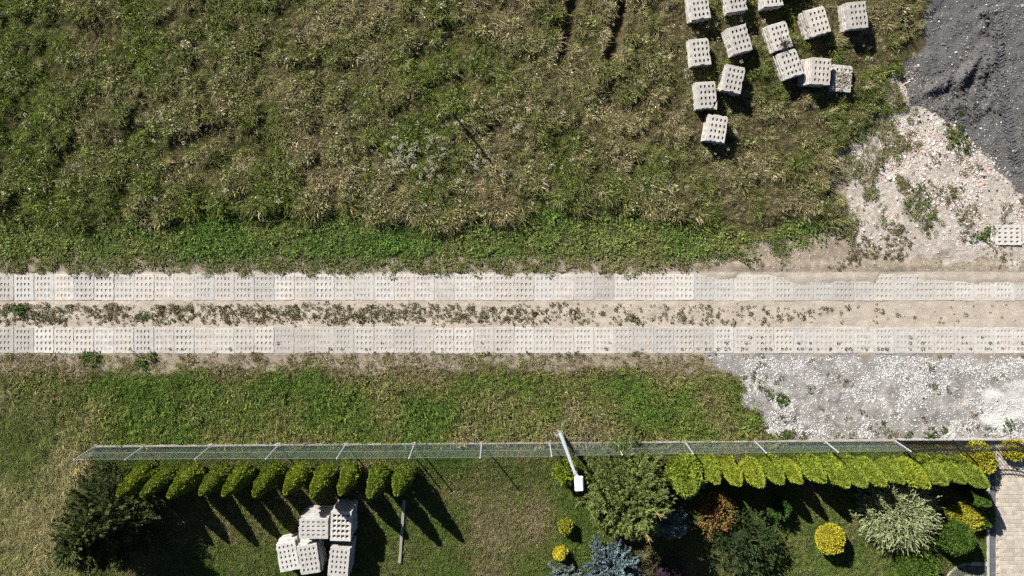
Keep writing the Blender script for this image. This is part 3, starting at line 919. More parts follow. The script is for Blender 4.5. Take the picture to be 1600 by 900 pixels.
col[pick < .22] = (.80, .78, .75); col[pick > .72] = (.50, .33, .25); col[pick > .86] = (.52, .17, .06); col[pick > .93] = (.13, .11, .10)
scatter('rubble_stones', pt, rots(n, .5), rng.gamma(1.8, .016, n) + .013, rng.integers(0, 4, n), col, stones, 'brick and concrete rubble heaped beside the black lot', 'rubble')
def p_sg(px, py): return .12 * sstep(-40, -4, z_slag(px, py)) * sstep(100, 140, py) + .88 * sstep(-8, 10, z_slag(px, py))
px, py, pt = sample(1390, 1690, -90, 340, 240, p_sg); n = len(px)
pick = rng.random(n)
col = mixc((.065, .062, .059), (.23, .22, .21), rng.random(n)); col[pick > .935] = (.46, .45, .44); sz = rng.gamma(3, .011, n) + .014
scatter('slag_stones', pt, rots(n, .5), sz, rng.integers(0, 4, n), col, stones, 'coarse dark slag with white stones on the black lot', 'slag')
def p_sd(px, py): return sstep(500, 1300, px) * .5 * sstep(432, 420, py) * sstep(360, 400, py) * sstep(0, -60, grass_right(px, py)) + .10 * (py > 470) * (py < 511) + .3 * sstep(20, -10, grass_right(px, py)) * sstep(372, 384, py) * sstep(418, 405, py) + .05 * (py > 553) * (py < 580) * (px < 1150)
px, py, pt = sample(X0, 1670, 360, 580, 150, p_sd); n = len(px)
scatter('sand_pebbles', pt, rots(n, .5), rng.gamma(2.5, .009, n) + .012, rng.integers(0, 4, n), mixc((.62, .56, .48), (.24, .19, .14), rng.random(n)), stones, 'small pebbles and clods lying on the sandy track', 'pebbles')
def p_cl(px, py):
    return np.clip(np.exp(-((px - 1500) / 38) ** 2 - ((py - 172) / 22) ** 2) + .8 * np.exp(-((px - 1480) / 40) ** 2 - ((py - 138) / 16) ** 2) + .8 * np.exp(-((px - 1528) / 22) ** 2 - ((py - 118) / 30) ** 2) + .7 * np.exp(-((px - 1545) / 14) ** 2 - ((py - 35) / 20) ** 2), 0, 1)
px, py, pt = sample(1400, 1620, -10, 240, 210, p_cl); n = len(px)
scatter('dark_clods', pt, rots(n, .5), rng.gamma(2.2, .026, n) + .02, rng.integers(0, 4, n), mixc((.030, .027, .025), (.115, .107, .10), rng.random(n)), stones,
        'heap of crumbly dark clods turned over in the black lot', 'soil clods')
# debris on the low stack and the burnt weeds on the stack pair
tx, ty, tz = stack_tops[13]
n = 420
a = rng.normal(0, .26, n).clip(-.42, .5); b = rng.normal(-.08, .24, n).clip(-.5, .45)
pt = np.stack([tx + a, ty + b, np.full(n, tz - .01) + .05 * np.exp(-(a ** 2 + b ** 2) / .06)], 1)
pt[(a > .36) | (b < -.47), 2] -= .25
col = mixc((.42, .38, .32), (.16, .13, .10), rng.random(n))
scatter('stack_debris', pt, rots(n, .5), rng.gamma(3, .014, n) + .015, rng.integers(0, 4, n), col, stones, 'soil and rubble heaped on the low slab stack', 'rubble')

# ------------------------------------------------------------------ tyre tread in the black lot
M_slagclod = m_plain('slag_clod', (.085, .083, .088), .95, 0, .4)
bm = bmesh.new()
r = random.Random(3)
for q in range(44):
    f = q / 43
    cx_, cy_ = np.interp(f, [0, .4, 1], [1556, 1562, 1588]), 30 + 240 * f
    for sgn in (-1, 1):
        x, y = P(cx_ + sgn * 5.0, cy_ + r.uniform(-1, 1))
        if r.random() < .22: continue
        bm_box(bm, (x, y, gz_at(x, y) + .004), (.23, .045, .04), sgn * R(28) + r.uniform(-.1, .1), .012)
tt = obj('tyre_tread', bm_mesh('tyre_tread', bm, M_slagclod))
tag(tt, 'chevron tyre tread ridges pressed into the black lot', 'tyre tread', kind='stuff')

# ------------------------------------------------------------------ fence
def fence_y(px): return 696.5 - 9.5 * (px - 150) / 1250.0
POSTS = [151, 227, 331, 436, 541, 648, 753, 859, 964, 1070, 1179, 1287, 1396]
def fh(px): return float(np.interp(px, [150, 540, 760, 960, 1400], [1.38, 1.46, 1.50, 1.30, 1.18]))
fence = empty('wire_fence', (*P(770, fence_y(770)), 0), 0, 'green wire mesh fence with silver posts between strip and garden', 'fence')
fx, fy = fence.location.x, fence.location.y
def mesh_panel(p0, p1, h0, h1, z0, name='wire_panel'):
    """chain link between two posts, as crossing wires, plus the three line wires"""
    p0 = Vector((*p0, 0)); p1 = Vector((*p1, 0)); dlen = (p1 - p0).length; u = (p1 - p0).normalized(); nrm = Vector((-u.y, u.x, 0))
    bm = bmesh.new()
    hm = (h0 + h1) / 2 - z0
    def wire(a, b, rad):
        qa = p0 + u * a[0] + Vector((0, 0, z0 + a[1])); qb = p0 + u * b[0] + Vector((0, 0, z0 + b[1]))
        bm_tube(bm, qa, qb, rad, rad, 3, False)
    step = .12
    c = -hm
    while c < dlen:
        for sg in (1, -1):
            s0, s1 = max(c, 0), min(c + hm, dlen)
            if s1 - s0 > .02:
                za, zb = s0 - c, s1 - c
                if sg < 0: za, zb = hm - za, hm - zb
                wire((s0, za), (s1, zb), .0019)
        c += step
    for z in (0.02, hm * .5, hm - .01): wire((0, z), (dlen, z), .003)
    return bm_mesh(name, bm, M_wire)
bases = [P(p, fence_y(p)) for p in POSTS]
for k, (px_, b) in enumerate(zip(POSTS, bases)):
    h = fh(px_)
    bm = bmesh.new(); bm_tube(bm, (0, 0, -.05), (0, 0, h), .026, .026, 10)
    p = obj('post', bm_mesh('post', bm, M_steel), fence, (b[0] - fx, b[1] - fy, 0))
    bm = bmesh.new(); bmesh.ops.create_uvsphere(bm, u_segments=8, v_segments=5, radius=.032)
    obj('post_cap', bm_mesh('post_cap', bm, M_steel), p, (0, 0, h))
    bm = bmesh.new(); bm_box(bm, (0, 0, .04), (.20, .16, .17), .1 * k, .02)
    obj('footing', bm_mesh('footing', bm, M_plinth), p)
for k in range(len(POSTS) - 1):
    b0, b1 = bases[k], bases[k + 1]
    me = mesh_panel((b0[0] - fx, b0[1] - fy), (b1[0] - fx, b1[1] - fy), fh(POSTS[k]) - .03, fh(POSTS[k + 1]) - .03, .13)
    obj('wire_panel', me, fence)
    L = math.hypot(b1[0] - b0[0], b1[1] - b0[1]); a = math.atan2(b1[1] - b0[1], b1[0] - b0[0])
    bm = bmesh.new(); bm_box(bm, (0, 0, .04), (L - .12, .05, .20), 0, .008)
    obj('plinth_board', bm_mesh('plinth_board', bm, M_plinth), fence, ((b0[0] + b1[0]) / 2 - fx, (b0[1] + b1[1]) / 2 - fy + .012, rnd.uniform(-.03, .02)), (0, 0, a + rnd.uniform(-.004, .004)))
# ------------------------------------------------------------------ black iron fence and gate at the right end
iron = empty('iron_fence', (*P(1396, 687), 0), 0, 'low black iron railing with sagging top rails beside the wire fence', 'fence')
ix, iy = iron.location.x, iron.location.y
IP = [P(p_, 688)[0] - ix for p_ in (1401, 1487, 1578, 1669)]
def rail(bm, a, b, w=.035): bm_tube(bm, a, b, w / 2, w / 2, 6)
def sag(u, z): return z - .20 * math.sin(math.pi * u)
bm = bmesh.new(); bm_box(bm, (0, 0, .64), (.06, .06, 1.36), 0, .006); postme = bm_mesh('post', bm, M_iron)
for xx in IP: obj('post', postme, iron, (xx, 0, 0))
for q0, q1 in zip(IP[:-1], IP[1:]):
    w_ = q1 - q0
    for z0 in (1.28, 1.15):
        bm = bmesh.new()
        for q in range(12):
            a, b = q / 12, (q + 1) / 12
            rail(bm, (q0 + w_ * a, 0, sag(a, z0)), (q0 + w_ * b, 0, sag(b, z0)), .036)
        obj('top_rail', bm_mesh('top_rail', bm, M_iron), iron)
    bm = bmesh.new(); rail(bm, (q0, 0, .14), (q1, 0, .14), .036)
    obj('bottom_rail', bm_mesh('bottom_rail', bm, M_iron), iron)
    nb = int(w_ / .125)
    for k in range(1, nb):
        u = k / nb
        bm = bmesh.new(); bm_tube(bm, (0, 0, .08), (0, 0, sag(u, 1.26)), .012, .012, 6); bm_tube(bm, (0, 0, sag(u, 1.26)), (0, 0, sag(u, 1.38)), .020, .001, 6)
        obj('bar', bm_mesh('bar', bm, M_iron), iron, (q0 + w_ * u, 0, 0))
bm = bmesh.new(); bm_box(bm, (0, 0, .02), (IP[2] - IP[0], .10, .12), 0, .01)
obj('plinth_board', bm_mesh('plinth', bm, M_kerb), iron, ((IP[0] + IP[2]) / 2, 0, 0))

# ------------------------------------------------------------------ driveway
drv = empty('driveway', (*P(1556, 694), 0), 0, 'beige block paved driveway at the lower right corner', 'driveway', kind='structure')
dx0, dy0 = drv.location.x, drv.location.y
pvm = []
for s in range(3):
    bm = bmesh.new(); bm_box(bm, (0, 0, 0), (.192, .148, .06), 0, .008); pvm.append(bm_mesh('paver', bm, M_paver))
for j in range(34):
    for i in range(8):
        obj('paver', pvm[rnd.randrange(3)], drv, (.10 + i * .2 + (.1 if j % 2 else 0) + rnd.uniform(-.003, .003), -.09 - j * .156 + rnd.uniform(-.003, .003), rnd.uniform(.004, .010)), (0, 0, rnd.uniform(-.015, .015)))
bdr = empty('driveway_border', (*P(1550, 694), 0), 0, 'dark grey paved border along the left of the driveway', 'paving', kind='structure')
bm = bmesh.new(); bm_box(bm, (0, 0, 0), (.205, .098, .06), 0, .006); gp = bm_mesh('paver', bm, M_paver_grey)
for j in range(52):
    obj('paver', gp, bdr, (rnd.uniform(-.004, .004), -.05 - j * .104, .008 + rnd.uniform(-.002, .003)), (0, 0, rnd.uniform(-.02, .02)))
krb = empty('kerb', (*P(1542.5, 694), 0), 0, 'narrow pale kerb between garden bed and driveway', 'kerb', kind='structure')
bm = bmesh.new(); bm_box(bm, (0, 0, 0), (.075, .99, .2), 0, .01); km = bm_mesh('kerb_stone', bm, M_kerb)
for j in range(6): obj('kerb_stone', km, krb, (0, -.5 - j, .0 + rnd.uniform(-.005, .005)))
# patterned corner with a rounded edge
pat = empty('patio', (*P(1538, 912), 0), 0, 'rounded corner of grey and cream paving beside the driveway kerb', 'paving', kind='structure')
bm = bmesh.new(); bm_box(bm, (0, 0, 0), (.145, .095, .06), 0, .006); cp = bm_mesh('paver', bm, M_paver)
RAD = 1.62
for k in range(24):           # curved cream edging
    a = math.pi / 2 + k / 24 * math.pi * .55
    px2 = -.55 + 1.0 * math.cos(a) * .95; py2 = -.2 + .95 * math.sin(a)
    obj('edging_paver', cp, pat, (px2, py2, .012), (0, 0, a + math.pi / 2))
for k in range(6):
    obj('edging_paver', cp, pat, (-.50 + k * .105 + 0.05, .755, .012), (0, 0, R(90)))
bm = bmesh.new(); bm_box(bm, (0, 0, 0), (.097, .097, .06), 0, .006); gq = bm_mesh('paver', bm, M_paver_grey)
bm = bmesh.new(); bm_box(bm, (0, 0, 0), (.097, .097, .06), 0, .006); cq = bm_mesh('paver', bm, M_paver)
for i in range(16):
    for j in range(14):
        x, y = -1.42 + i * .101, -.7 + j * .101
        if x < -.55:
            if math.hypot(x + .55, (y + .2)) > .86: continue
        elif y > .66: continue
        if x > .06: continue
        cream = (-.75 < x < -.1) and (.17 < y < .40)
        obj('paver', cq if cream else gq, pat, (x, y, .008), (0, 0, 0))

# ------------------------------------------------------------------ street lamp
lamp = empty('street_lamp', (*P(876, 678), 0), 0, 'pale street lamp with white flat head leaning over the fence', 'street lamp')
lx, ly = lamp.location.x, lamp.location.y
LH = 4.0
ex, ey = P(899, 741, LH)
bm = bmesh.new(); bm_tube(bm, (0, 0, -.05), (ex - lx, ey - ly, LH), .085, .048, 14)
obj('pole', bm_mesh('pole', bm, M_pole), lamp)
bm = bmesh.new()
bmesh.ops.create_icosphere(bm, subdivisions=2, radius=.2)
for v in bm.verts: v.co = Vector((v.co.x, v.co.y, v.co.z * .6)) * (1 + .2 * math.sin(v.co.x * 31 + v.co.y * 17))
obj('footing', bm_mesh('footing', bm, M_kerb), lamp, (-.06, .03, .03))
hx, hy = P(904.5, 755, LH)
bm = bmesh.new(); bm_box(bm, (0, 0, 0), (.29, .50, .09), 0, .03)
hd = obj('lamp_head', bm_mesh('lamp_head', bm, M_lampwhite), lamp, (hx - lx, hy - ly, LH + .04), (R(6), 0, R(3)))
bm = bmesh.new(); bm_box(bm, (0, 0, 0), (.2, .34, .02), 0, .004)
obj('lens', bm_mesh('lens', bm, M_lens), hd, (0, -.04, -.052))
bm = bmesh.new(); bm_tube(bm, (ex - lx, ey - ly, LH - .1), (hx - lx - .02, hy - ly + .2, LH + .03), .05, .045, 10)
obj('arm', bm_mesh('arm', bm, M_pole), lamp)

bm = bmesh.new(); bm_tube(bm, (ex - lx, ey - ly, LH - .14), (ex - lx + .005, ey - ly, LH - .04), .064, .064, 12)
obj('collar', bm_mesh('collar', bm, M_steel), lamp)

# ------------------------------------------------------------------ small loose things
x, y = P(628.5, 829)
bm = bmesh.new(); bm_box(bm, (0, 0, 0), (.105, 2.38, .09), 0, .01)
o = obj('wooden_rail', bm_mesh('wooden_rail', bm, M_wood), None, (x, y, .06), (0, 0, R(-4)))
tag(o, 'long weathered grey timber rail lying on the lawn', 'timber')
x, y = P(713, 184)
bm = bmesh.new(); bm_tube(bm, (0, 0, -.2), (-.02, .02, 1.62), .042, .034, 8)
o = obj('thin_stake', bm_mesh('thin_stake', bm, M_stick), None, (x, y, .1)); tag(o, 'thin dark stake standing in the meadow with a long shadow', 'stake')
x, y = P(651, 716)
bm = bmesh.new(); bm_tube(bm, (0, 0, -.05), (0, 0, .95), .028, .028, 8)
o = obj('short_post', bm_mesh('short_post', bm, M_stick), None, (x, y, 0)); tag(o, 'short dark post just inside the fence by the last hedge conifer', 'post')
tx, ty, tz = stack_tops[5]
bm = bmesh.new(); r = random.Random(5)
for k in range(60):
    a = r.uniform(0, 6.28); l = r.uniform(.08, .34)
    p0 = Vector((r.gauss(0, .05), r.gauss(0, .05), 0)); p1 = p0 + Vector((math.cos(a) * l, math.sin(a) * l, r.uniform(.0, .25)))
    bm_tube(bm, p0, p1, .008, .003, 4, False)
o = obj('dead_weed', bm_mesh('dead_weed', bm, M_stick), None, (tx + .14, ty - .3, tz - .01)); tag(o, 'dark dead weed lying on the two touching slab stacks', 'dead weed')

# ------------------------------------------------------------------ trees and shrubs
def leaves_mesh(name, pos, dirv, L, W, mat, colr, fold=.0, seed=0, extra=None):
    """pos (n,3), dirv (n,3) leaf axis, L,W (n,) -> one mesh of pointed leaves; colr (n,3)"""
    g = np.random.default_rng(seed)
    n = len(pos)
    dirv = dirv / np.linalg.norm(dirv, axis=1, keepdims=True)
    rv = g.normal(size=(n, 3)); s = np.cross(dirv, rv); s /= np.linalg.norm(s, axis=1, keepdims=True)
    mid = pos + dirv * (L * .45)[:, None]
    V = np.stack([pos, mid + s * (W / 2)[:, None], pos + dirv * L[:, None], mid - s * (W / 2)[:, None]], 1).reshape(-1, 3)
    F = np.arange(n * 4).reshape(-1, 4)
    colv = np.repeat(colr, 4, 0)
    if extra is not None:
        V2, F2, c2 = extra
        F3 = [F] + [f + len(V) for f in F2]
        return mesh_np(name, np.concatenate([V, V2]), F3, mat, np.concatenate([colv, c2]))
    return mesh_np(name, V, F, mat, colv)

def lathe(prof, seg=14, jitter=.06, seed=0, tone=.6):
    g = np.random.default_rng(seed); V = []; F = []
    for r_, z_ in prof:
        for k in range(seg):
            a = 6.2832 * k / seg; q = r_ * (1 + g.normal(0, jitter))
            V.append((q * math.cos(a), q * math.sin(a), z_))
    for i in range(len(prof) - 1):
        for k in range(seg):
            F.append((i * seg + k, i * seg + (k + 1) % seg, (i + 1) * seg + (k + 1) % seg, (i + 1) * seg + k))
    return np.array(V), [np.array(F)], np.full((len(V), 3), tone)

def trunk_mesh(name, h, r0, r1, limbs=0, seed=0, spread=.5):
    bm = bmesh.new(); r = random.Random(seed)
    bm_tube(bm, (0, 0, -.05), (r.uniform(-.03, .03), r.uniform(-.03, .03), h), r0, r1, 8)
    for k in range(limbs):
        z = h * r.uniform(.25, .85); a = r.uniform(0, 6.28); l = spread * r.uniform(.5, 1)
        bm_tube(bm, (0, 0, z), (math.cos(a) * l, math.sin(a) * l, z + l * .6), r0 * .4, r0 * .12, 5, False)
    return bm_mesh(name, bm, M_bark)

def thuja_crown(name, h, rad, mat, n, seed, top=1.6, lumps=.16, leaf=(.05, .10), base_z=.06):
    g = np.random.default_rng(seed)
    def prof(t): return rad * np.minimum(1, (t / .12 + .05) ** .5) * (1 - np.clip(t, 0, 1) ** top) ** .72 + .012
    t = g.random(n) ** 1.0; a = g.uniform(0, 6.2832, n)
    lump = 1 + lumps * (vnoise(a * 2.2 + np.sin(a) * 2, t * h * 4.5, seed) - .5) * 2
    r_ = prof(t) * lump * g.uniform(.90, 1.06, n)
    pos = np.stack([r_ * np.cos(a), r_ * np.sin(a), base_z + t * h], 1)
    out = np.stack([np.cos(a), np.sin(a), np.full(n, .75)], 1) + g.normal(0, .45, (n, 3))
    L = g.uniform(leaf[0], leaf[1], n); W = L * g.uniform(.55, .9, n)
    c = np.ones((n, 3)) * g.uniform(.7, 1.25, n)[:, None]
    c[g.random(n) < .10] *= np.array([1.35, 1.15, .9])
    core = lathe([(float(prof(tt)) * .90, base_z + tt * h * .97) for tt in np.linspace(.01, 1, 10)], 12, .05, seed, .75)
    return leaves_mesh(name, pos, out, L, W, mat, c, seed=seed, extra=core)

def dome_crown(name, rad, h, mat, n, seed, leaf=(.04, .07), lumps=.15, aspect=.8, z0=.05, colfn=None, core=.82, upb=.3, tone=.55):
    g = np.random.default_rng(seed)
    u = g.uniform(-.25, 1, n); a = g.uniform(0, 6.2832, n); s = np.sqrt(np.clip(1 - u * u, 0, 1))
    lump = 1 + lumps * 2 * (vnoise(a * 2.0 + 3 * u, u * 5 + a, seed) - .5)
    rr_ = lump * g.uniform(.88, 1.05, n)
    pos = np.stack([rad * rr_ * s * np.cos(a), rad * rr_ * s * np.sin(a), z0 + h * (.5 + .5 * u * rr_)], 1)
    out = np.stack([s * np.cos(a), s * np.sin(a), u + upb], 1) + g.normal(0, .5, (n, 3))
    L = g.uniform(leaf[0], leaf[1], n); W = L * aspect * g.uniform(.6, 1.1, n)
    c = colfn(g, n) if colfn else np.ones((n, 3)) * g.uniform(.7, 1.25, n)[:, None]
    ex = None
    if core:
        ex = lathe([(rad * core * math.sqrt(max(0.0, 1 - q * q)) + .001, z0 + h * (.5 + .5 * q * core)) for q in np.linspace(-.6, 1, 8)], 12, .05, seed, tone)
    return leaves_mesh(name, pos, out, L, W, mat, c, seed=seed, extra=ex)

def spruce_crown(name, h, rad, mat, seed, tiers=13, per=9, dens=1.0, twig=(.10, .22), wid=.32, droop=.1, cfn=None, power=.8):
    """whorls of branches carrying needle-clad twigs"""
    g = np.random.default_rng(seed)
    pos = []; dr = []; L = []; W = []; col = []
    for ti in range(tiers):
        f = (ti + .5) / tiers; z = .15 + f * (h - .25); bl = rad * (1 - f) ** power * 1.0 + .12
        for b in range(int(per * (1.1 - .45 * f)) + 2):
            a = g.uniform(0, 6.2832); l = bl * g.uniform(.75, 1.12); el = -droop + f * .9 + g.normal(0, .12)
            bd = np.array([math.cos(a) * math.cos(el), math.sin(a) * math.cos(el), math.sin(el)])
            m = max(6, int(l * 30 * dens)); bc = g.uniform(.75, 1.2)
            for k in range(m):
                q = .18 + .82 * (k + g.random()) / m
                p = np.array([0, 0, z]) + bd * l * q; p[2] -= droop * .5 * l * q * q
                side_ = 1 if k % 2 else -1
                sa = a + side_ * g.uniform(.45, 1.05)
                fan = (1.05 - .75 * q)
                for tw in range(2):
                    off = g.uniform(0, .55) * fan * bl * .35
                    dv = np.array([math.cos(sa), math.sin(sa), g.uniform(-.05, .55)])
                    pos.append(p + dv * off); dr.append(dv + g.normal(0, .25, 3))
                    ll = g.uniform(*twig); L.append(ll); W.append(ll * wid * g.uniform(.7, 1.2)); col.append(bc * g.uniform(.75, 1.25))
    pos = np.array(pos); dr = np.array(dr); L = np.array(L); W = np.array(W); col = np.array(col)
    c = cfn(g, len(col)) * col[:, None] if cfn else np.ones((len(col), 3)) * col[:, None]
    # each twig: two crossed needle sprays
    pos2 = np.concatenate([pos, pos]); dr2 = np.concatenate([dr, dr + g.normal(0, .25, dr.shape)])
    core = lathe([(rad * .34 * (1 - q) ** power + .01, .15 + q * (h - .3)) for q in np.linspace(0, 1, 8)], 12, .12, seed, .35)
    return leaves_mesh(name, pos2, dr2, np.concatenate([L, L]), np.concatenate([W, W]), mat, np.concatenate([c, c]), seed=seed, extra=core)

def plant(name, label, cat, px, py, crown, trunk=None, group=None, rz=0.0, scale=(1, 1, 1)):
    x, y = P(px, py)
    e = empty(name, (x, y, gz_at(x, y)), rz, label, cat, group)
    e.scale = scale
    obj('crown', crown, e)
    if trunk: obj('trunk', trunk, e)
    return e

M_thL = m_leaf('hedge_conifer_green', (.225, .285, .034), .18)
M_thR = m_leaf('hedge_conifer_lime', (.30, .37, .048), .2)
M_spr = m_leaf('spruce_green', (.160, .208, .066), .15)
M_dark = m_leaf('dark_conifer_green', (.085, .108, .034), .12)
M_blue = m_leaf('blue_spruce', (.20, .26, .27), .08)
M_yel = m_leaf('golden_shrub', (.60, .52, .05), .2)
M_gold2 = m_leaf('golden_green_shrub', (.36, .36, .04), .2)
M_lime = m_leaf('lime_shrub', (.20, .27, .03), .2)
M_mix = m_leaf('autumn_shrub', (1, 1, 1), .15)
M_dgreen = m_leaf('deep_green_shrub', (.050, .075, .026), .1)
M_mgreen = m_leaf('clipped_green_shrub', (.075, .135, .022), .12)
M_sil = m_leaf('silver_willow', (.34, .39, .225), .12)
M_pur = m_leaf('purple_shrub', (.10, .055, .062), .12)
M_dead = m_plain('dead_branch', (.46, .34, .14), .9)

# --- left hedge row
trL = trunk_mesh('hedge_trunk', 1.7, .05, .015)
crL = [thuja_crown('hedge_crown', 2.22, .335, M_thL, 5800, 300 + s, 1.75, .24, (.04, .075)) for s in range(4)]
words = ['first', 'second', 'third', 'fourth', 'fifth', 'sixth', 'seventh', 'eighth', 'ninth', 'tenth', 'eleventh', 'twelfth', 'thirteenth', 'fourteenth']
LX = [239.5, 271, 309, 352, 389, 433, 472, 514, 552.5, 597, 633]
for k, px_ in enumerate(LX):
    s = .92 + .16 * rnd.random()
    plant('hedge_conifer', words[k] + ' dark green column conifer from the left in the left hedge row', 'conifer', px_ + rnd.uniform(-2, 2), 733 + rnd.uniform(-2, 2),
          crL[k % 4], trL, 'left hedge row conifers', rnd.uniform(0, 6.28), (s * rnd.uniform(.92, 1.12), s * rnd.uniform(.92, 1.12), s))
# the last two stand half behind the mesh: low back shoots
# --- right hedge row
trR = trunk_mesh('hedge_trunk', 1.4, .05, .015)
crR = [thuja_crown('hedge_crown', 1.90, .36, M_thR, 5800, 320 + s, 1.55, .26, (.04, .08)) for s in range(4)]
for k, tx_ in enumerate([1121, 1154, 1188, 1220, 1251, 1286, 1319, 1347, 1376, 1411, 1442, 1474, 1507, 1536]):
    s = .88 + .22 * rnd.random()
    plant('hedge_conifer', words[k] + ' lime green conifer from the left in the right hedge row', 'conifer', 800 + (tx_ - 800) / 1.068, 723 + rnd.uniform(-3, 2),
          crR[k % 4], trR, 'right hedge row conifers', rnd.uniform(0, 6.28), (s * rnd.uniform(.95, 1.15), s * rnd.uniform(.95, 1.15), s))
plant('lime_bush', 'bushy lime conifer between the big spruce and the right hedge', 'bush', 1062, 730,
      thuja_crown('crown', 1.9, .58, M_thR, 7000, 350, 2.2, .4, (.06, .12)), trunk_mesh('trunk', 1.5, .06, .02))
plant('small_lime_bush', 'small lime bush on the lawn under the street lamp', 'bush', 883, 728,
      dome_crown('crown', .38, .9, M_lime, 1500, 351, (.05, .10), .3), trunk_mesh('trunk', .5, .03, .01))

# --- large conifers
plant('big_spruce', 'big dense green spruce behind the fence beside the street lamp', 'spruce', 975, 748,
      spruce_crown('crown', 3.4, 1.75, M_spr, 360, 15, 13, 1.5, (.09, .19), .28, .08, None, .62), trunk_mesh('trunk', 2.8, .11, .02, 14, 1, .9))
e = plant('dark_conifer', 'tall dark conifer filling the left corner of the garden', 'conifer', 196, 790,
      spruce_crown('crown', 3.5, 1.75, M_dark, 361, 16, 13, 1.5, (.10, .24), .20, .05, None, .6), trunk_mesh('trunk', 3.0, .12, .02, 14, 2, .9))
plant('blue_spruce', 'pale blue spruce at the bottom edge right of the yellow shrubs', 'spruce', 950, 880,
      spruce_crown('crown', 1.1, 1.05, M_blue, 362, 8, 11, 1.5, (.08, .15), .42, .0, None, .55), trunk_mesh('trunk', .9, .06, .02, 8, 3, .5))
plant('small_blue_spruce', 'small blue spruce at the bottom edge below the yellow shrubs', 'spruce', 878, 893,
      spruce_crown('crown', .6, .55, M_blue, 363, 5, 9, 1.5, (.07, .13), .42, .0, None, .55), trunk_mesh('trunk', .5, .04, .02, 6, 4, .3))
plant('shaded_blue_spruce', 'dark blue young spruce in the shade of the big spruce', 'spruce', 1046, 806,
      spruce_crown('crown', 1.3, .55, M_blue, 364, 9, 8, 1.2, (.09, .17), .26, .05), trunk_mesh('trunk', 1.1, .04, .01, 6, 5, .3))
plant('young_conifer', 'small dark conifer seedling between the hedge shadows', 'conifer', 1212, 789,
      spruce_crown('crown', .8, .42, M_mgreen, 365, 6, 7, 1.2, (.08, .15), .35, .0), trunk_mesh('trunk', .7, .03, .01, 5, 6, .2))

# dead tan branch of the big spruce
x, y = P(1003, 813, 3.2)
bm = bmesh.new(); r = random.Random(9)
def twig_tree(p, dv, l, rad, depth):
    q = p + dv * l
    bm_tube(bm, p, q, rad, rad * .6, 5, False)
    if depth:
        for k in range(4):
            f = r.uniform(.35, 1); dd = (dv + Vector((r.gauss(0, .45), r.gauss(0, .45), r.gauss(0, .2)))).normalized()
            twig_tree(p + dv * l * f, dd, l * r.uniform(.45, .7), rad * .5, depth - 1)
twig_tree(Vector((0, 0, 0)), Vector((.35, -.9, .15)).normalized(), .5, .022, 2)
twig_tree(Vector((-.15, .1, -.05)), Vector((-.05, -.95, .1)).normalized(), .38, .018, 1)
twig_tree(Vector((.35, .4, -.05)), Vector((.7, -.7, .1)).normalized(), .4, .016, 1)
bs = bpy.data.objects['big_spruce']
db = obj('dead_branch', bm_mesh('dead_branch', bm, M_dead), bs, (x - bs.location.x, y - bs.location.y, 3.25 - bs.location.z))
db['label'] = 'tan dead branch'

# --- shrubs
def autumn(g, n):
    c = np.zeros((n, 3)); q = g.random(n)
    c[:] = (.20, .21, .05)
    c[q > .42] = (.34, .17, .07); c[q > .68] = (.38, .11, .08); c[q > .88] = (.42, .28, .08)
    return c * g.uniform(.7, 1.2, n)[:, None]
plant('autumn_shrub', 'orange and red leaved shrub below the right hedge', 'shrub', 1112, 794,
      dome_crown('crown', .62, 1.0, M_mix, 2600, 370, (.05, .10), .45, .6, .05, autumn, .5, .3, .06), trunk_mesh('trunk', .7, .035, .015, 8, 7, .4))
plant('dark_shrub', 'dark green broad leaved shrub below the orange shrub', 'shrub', 1150, 832,
      dome_crown('crown', .95, 1.15, M_dgreen, 2900, 371, (.08, .16), .65, .45, .05, None, .45), trunk_mesh('trunk', .8, .05, .02, 10, 8, .6))
plant('yellow_ball_shrub', 'round bright yellow shrub alone on the lawn', 'shrub', 1289, 832,
      dome_crown('crown', .52, .82, M_yel, 3800, 372, (.04, .07), .10, .8, .03, None, .88), trunk_mesh('trunk', .3, .03, .02))
plant('golden_dwarf_shrub', 'upper of two small yellow shrubs on the worn lawn', 'shrub', 883, 815,
      dome_crown('crown', .24, .52, M_gold2, 900, 373, (.04, .07), .25, .8, .03, None, .8), trunk_mesh('trunk', .3, .02, .01))
plant('golden_dwarf_shrub', 'lower of two small yellow shrubs on the worn lawn', 'shrub', 875, 858,
      thuja_crown('crown', .62, .22, M_yel, 1000, 374, 2.2, .3, (.04, .07)), trunk_mesh('trunk', .3, .02, .01))
plant('purple_shrub', 'dark purple shrub at the bottom edge in the shade', 'shrub', 1035, 890,
      dome_crown('crown', .75, .8, M_pur, 2200, 375, (.05, .09), .4, .7, .03, None, .6), trunk_mesh('trunk', .5, .04, .02, 6, 9, .4))
plant('golden_corner_shrub', 'yellow shrub at the right end of the lime hedge', 'shrub', 1517, 713,
      dome_crown('crown', .55, .75, M_yel, 3200, 376, (.05, .08), .3, .7, .03, None, .8), trunk_mesh('trunk', .4, .03, .01))
plant('golden_bed_shrub', 'yellow shrub in the bed beside the driveway kerb', 'shrub', 1503, 799,
      dome_crown('crown', .62, .6, M_yel, 3200, 377, (.05, .08), .3, .7, .03, None, .8), trunk_mesh('trunk', .3, .03, .01), None, 0, (1.0, .72, 1))
plant('golden_gate_shrub', 'yellow shrub at the right picture edge by the gate', 'shrub', 1580, 699,
      dome_crown('crown', .48, .45, M_yel, 2200, 378, (.05, .08), .3, .7, .03, None, .8), trunk_mesh('trunk', .3, .03, .01), None, 0, (1.2, .7, 1))
plant('green_kerb_conifer', 'slender green conifer next to the driveway kerb', 'conifer', 1506, 762,
      thuja_crown('crown', 1.35, .36, M_mgreen, 3200, 379, 1.8, .2), trunk_mesh('trunk', 1.0, .04, .01))
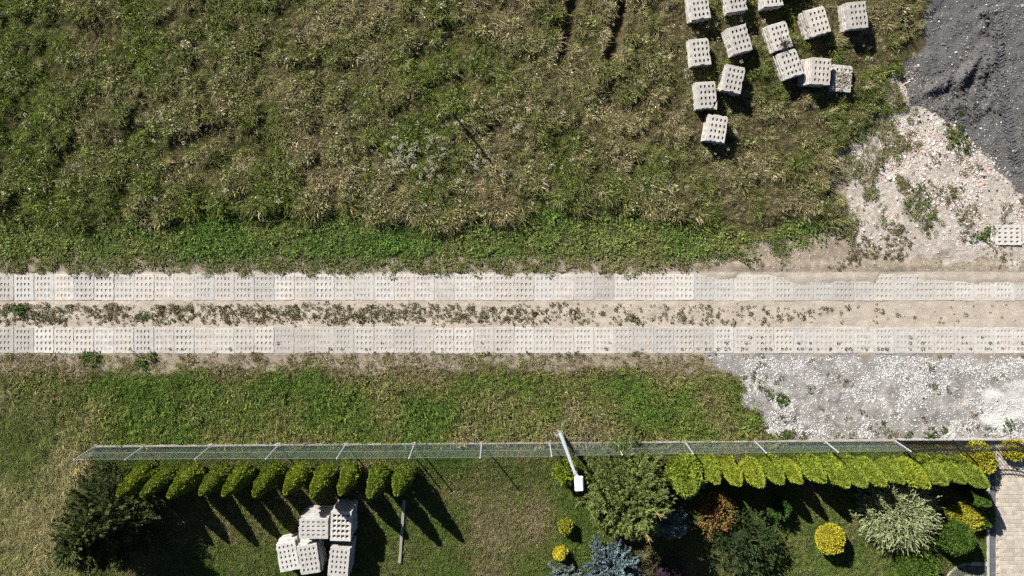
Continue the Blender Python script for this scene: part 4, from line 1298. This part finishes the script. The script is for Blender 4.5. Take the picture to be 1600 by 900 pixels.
plant('green_dome_shrub', 'dense green rounded shrub between silver shrub and driveway', 'shrub', 1478, 826,
      thuja_crown('crown', 1.25, .62, M_mgreen, 6000, 380, 2.6, .14), trunk_mesh('trunk', .8, .05, .02))
plant('green_edge_shrub', 'dark green shrub at the bottom edge below the silver shrub', 'shrub', 1420, 882,
      dome_crown('crown', .75, .9, M_mgreen, 3600, 381, (.05, .09), .25, .7, .03, None, .8), trunk_mesh('trunk', .5, .04, .02))
plant('shadow_shrub', 'low dark shrub behind the golden bed shrub', 'shrub', 1525, 800,
      dome_crown('crown', .42, .5, M_mgreen, 1500, 383, (.05, .09), .25, .7, .03, None, .8), trunk_mesh('trunk', .3, .03, .02))

def willow(name, rad, h, n, seed):
    g = np.random.default_rng(seed)
    pos = []; dr = []; L = []; W = []; c = []
    for i in range(n):
        a = g.uniform(0, 6.2832); u = g.uniform(-.15, 1); s_ = math.sqrt(max(0, 1 - u * u))
        f = g.uniform(.35, .85)
        p = np.array([rad * f * s_ * math.cos(a), rad * f * s_ * math.sin(a), .12 + h * (.12 + .88 * max(u, 0)) * f])
        dv = np.array([s_ * math.cos(a), s_ * math.sin(a), u * .8 + .25]) + g.normal(0, .42, 3)
        dv /= np.linalg.norm(dv); l = rad * g.uniform(.16, .40); tone = g.uniform(.7, 1.2); seg = 5
        for k in range(seg):
            dv = dv + np.array([0, 0, -.10]) + g.normal(0, .08, 3); dv /= np.linalg.norm(dv)
            pos.append(p); dr.append(dv); L.append(l / seg * 1.5); W.append(.026); c.append(tone)
            for m in range(2):
                pos.append(p + dv * l / seg * g.random()); dr.append(dv + g.normal(0, .5, 3)); ll = g.uniform(.05, .10); L.append(ll); W.append(ll * .34); c.append(tone * g.uniform(.85, 1.15))
            p = p + dv * l / seg
    c = np.array(c)
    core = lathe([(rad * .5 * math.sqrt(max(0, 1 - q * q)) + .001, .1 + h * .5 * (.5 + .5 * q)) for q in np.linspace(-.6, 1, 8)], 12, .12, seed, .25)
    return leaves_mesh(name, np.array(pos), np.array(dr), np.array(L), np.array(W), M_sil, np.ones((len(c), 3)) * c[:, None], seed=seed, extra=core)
plant('silver_shrub', 'large silvery spiky shrub with long thin shoots beside the yellow ball', 'shrub', 1391, 788,
      willow('crown', 1.5, 1.45, 1500, 390), trunk_mesh('trunk', .5, .06, .03, 10, 10, .6))
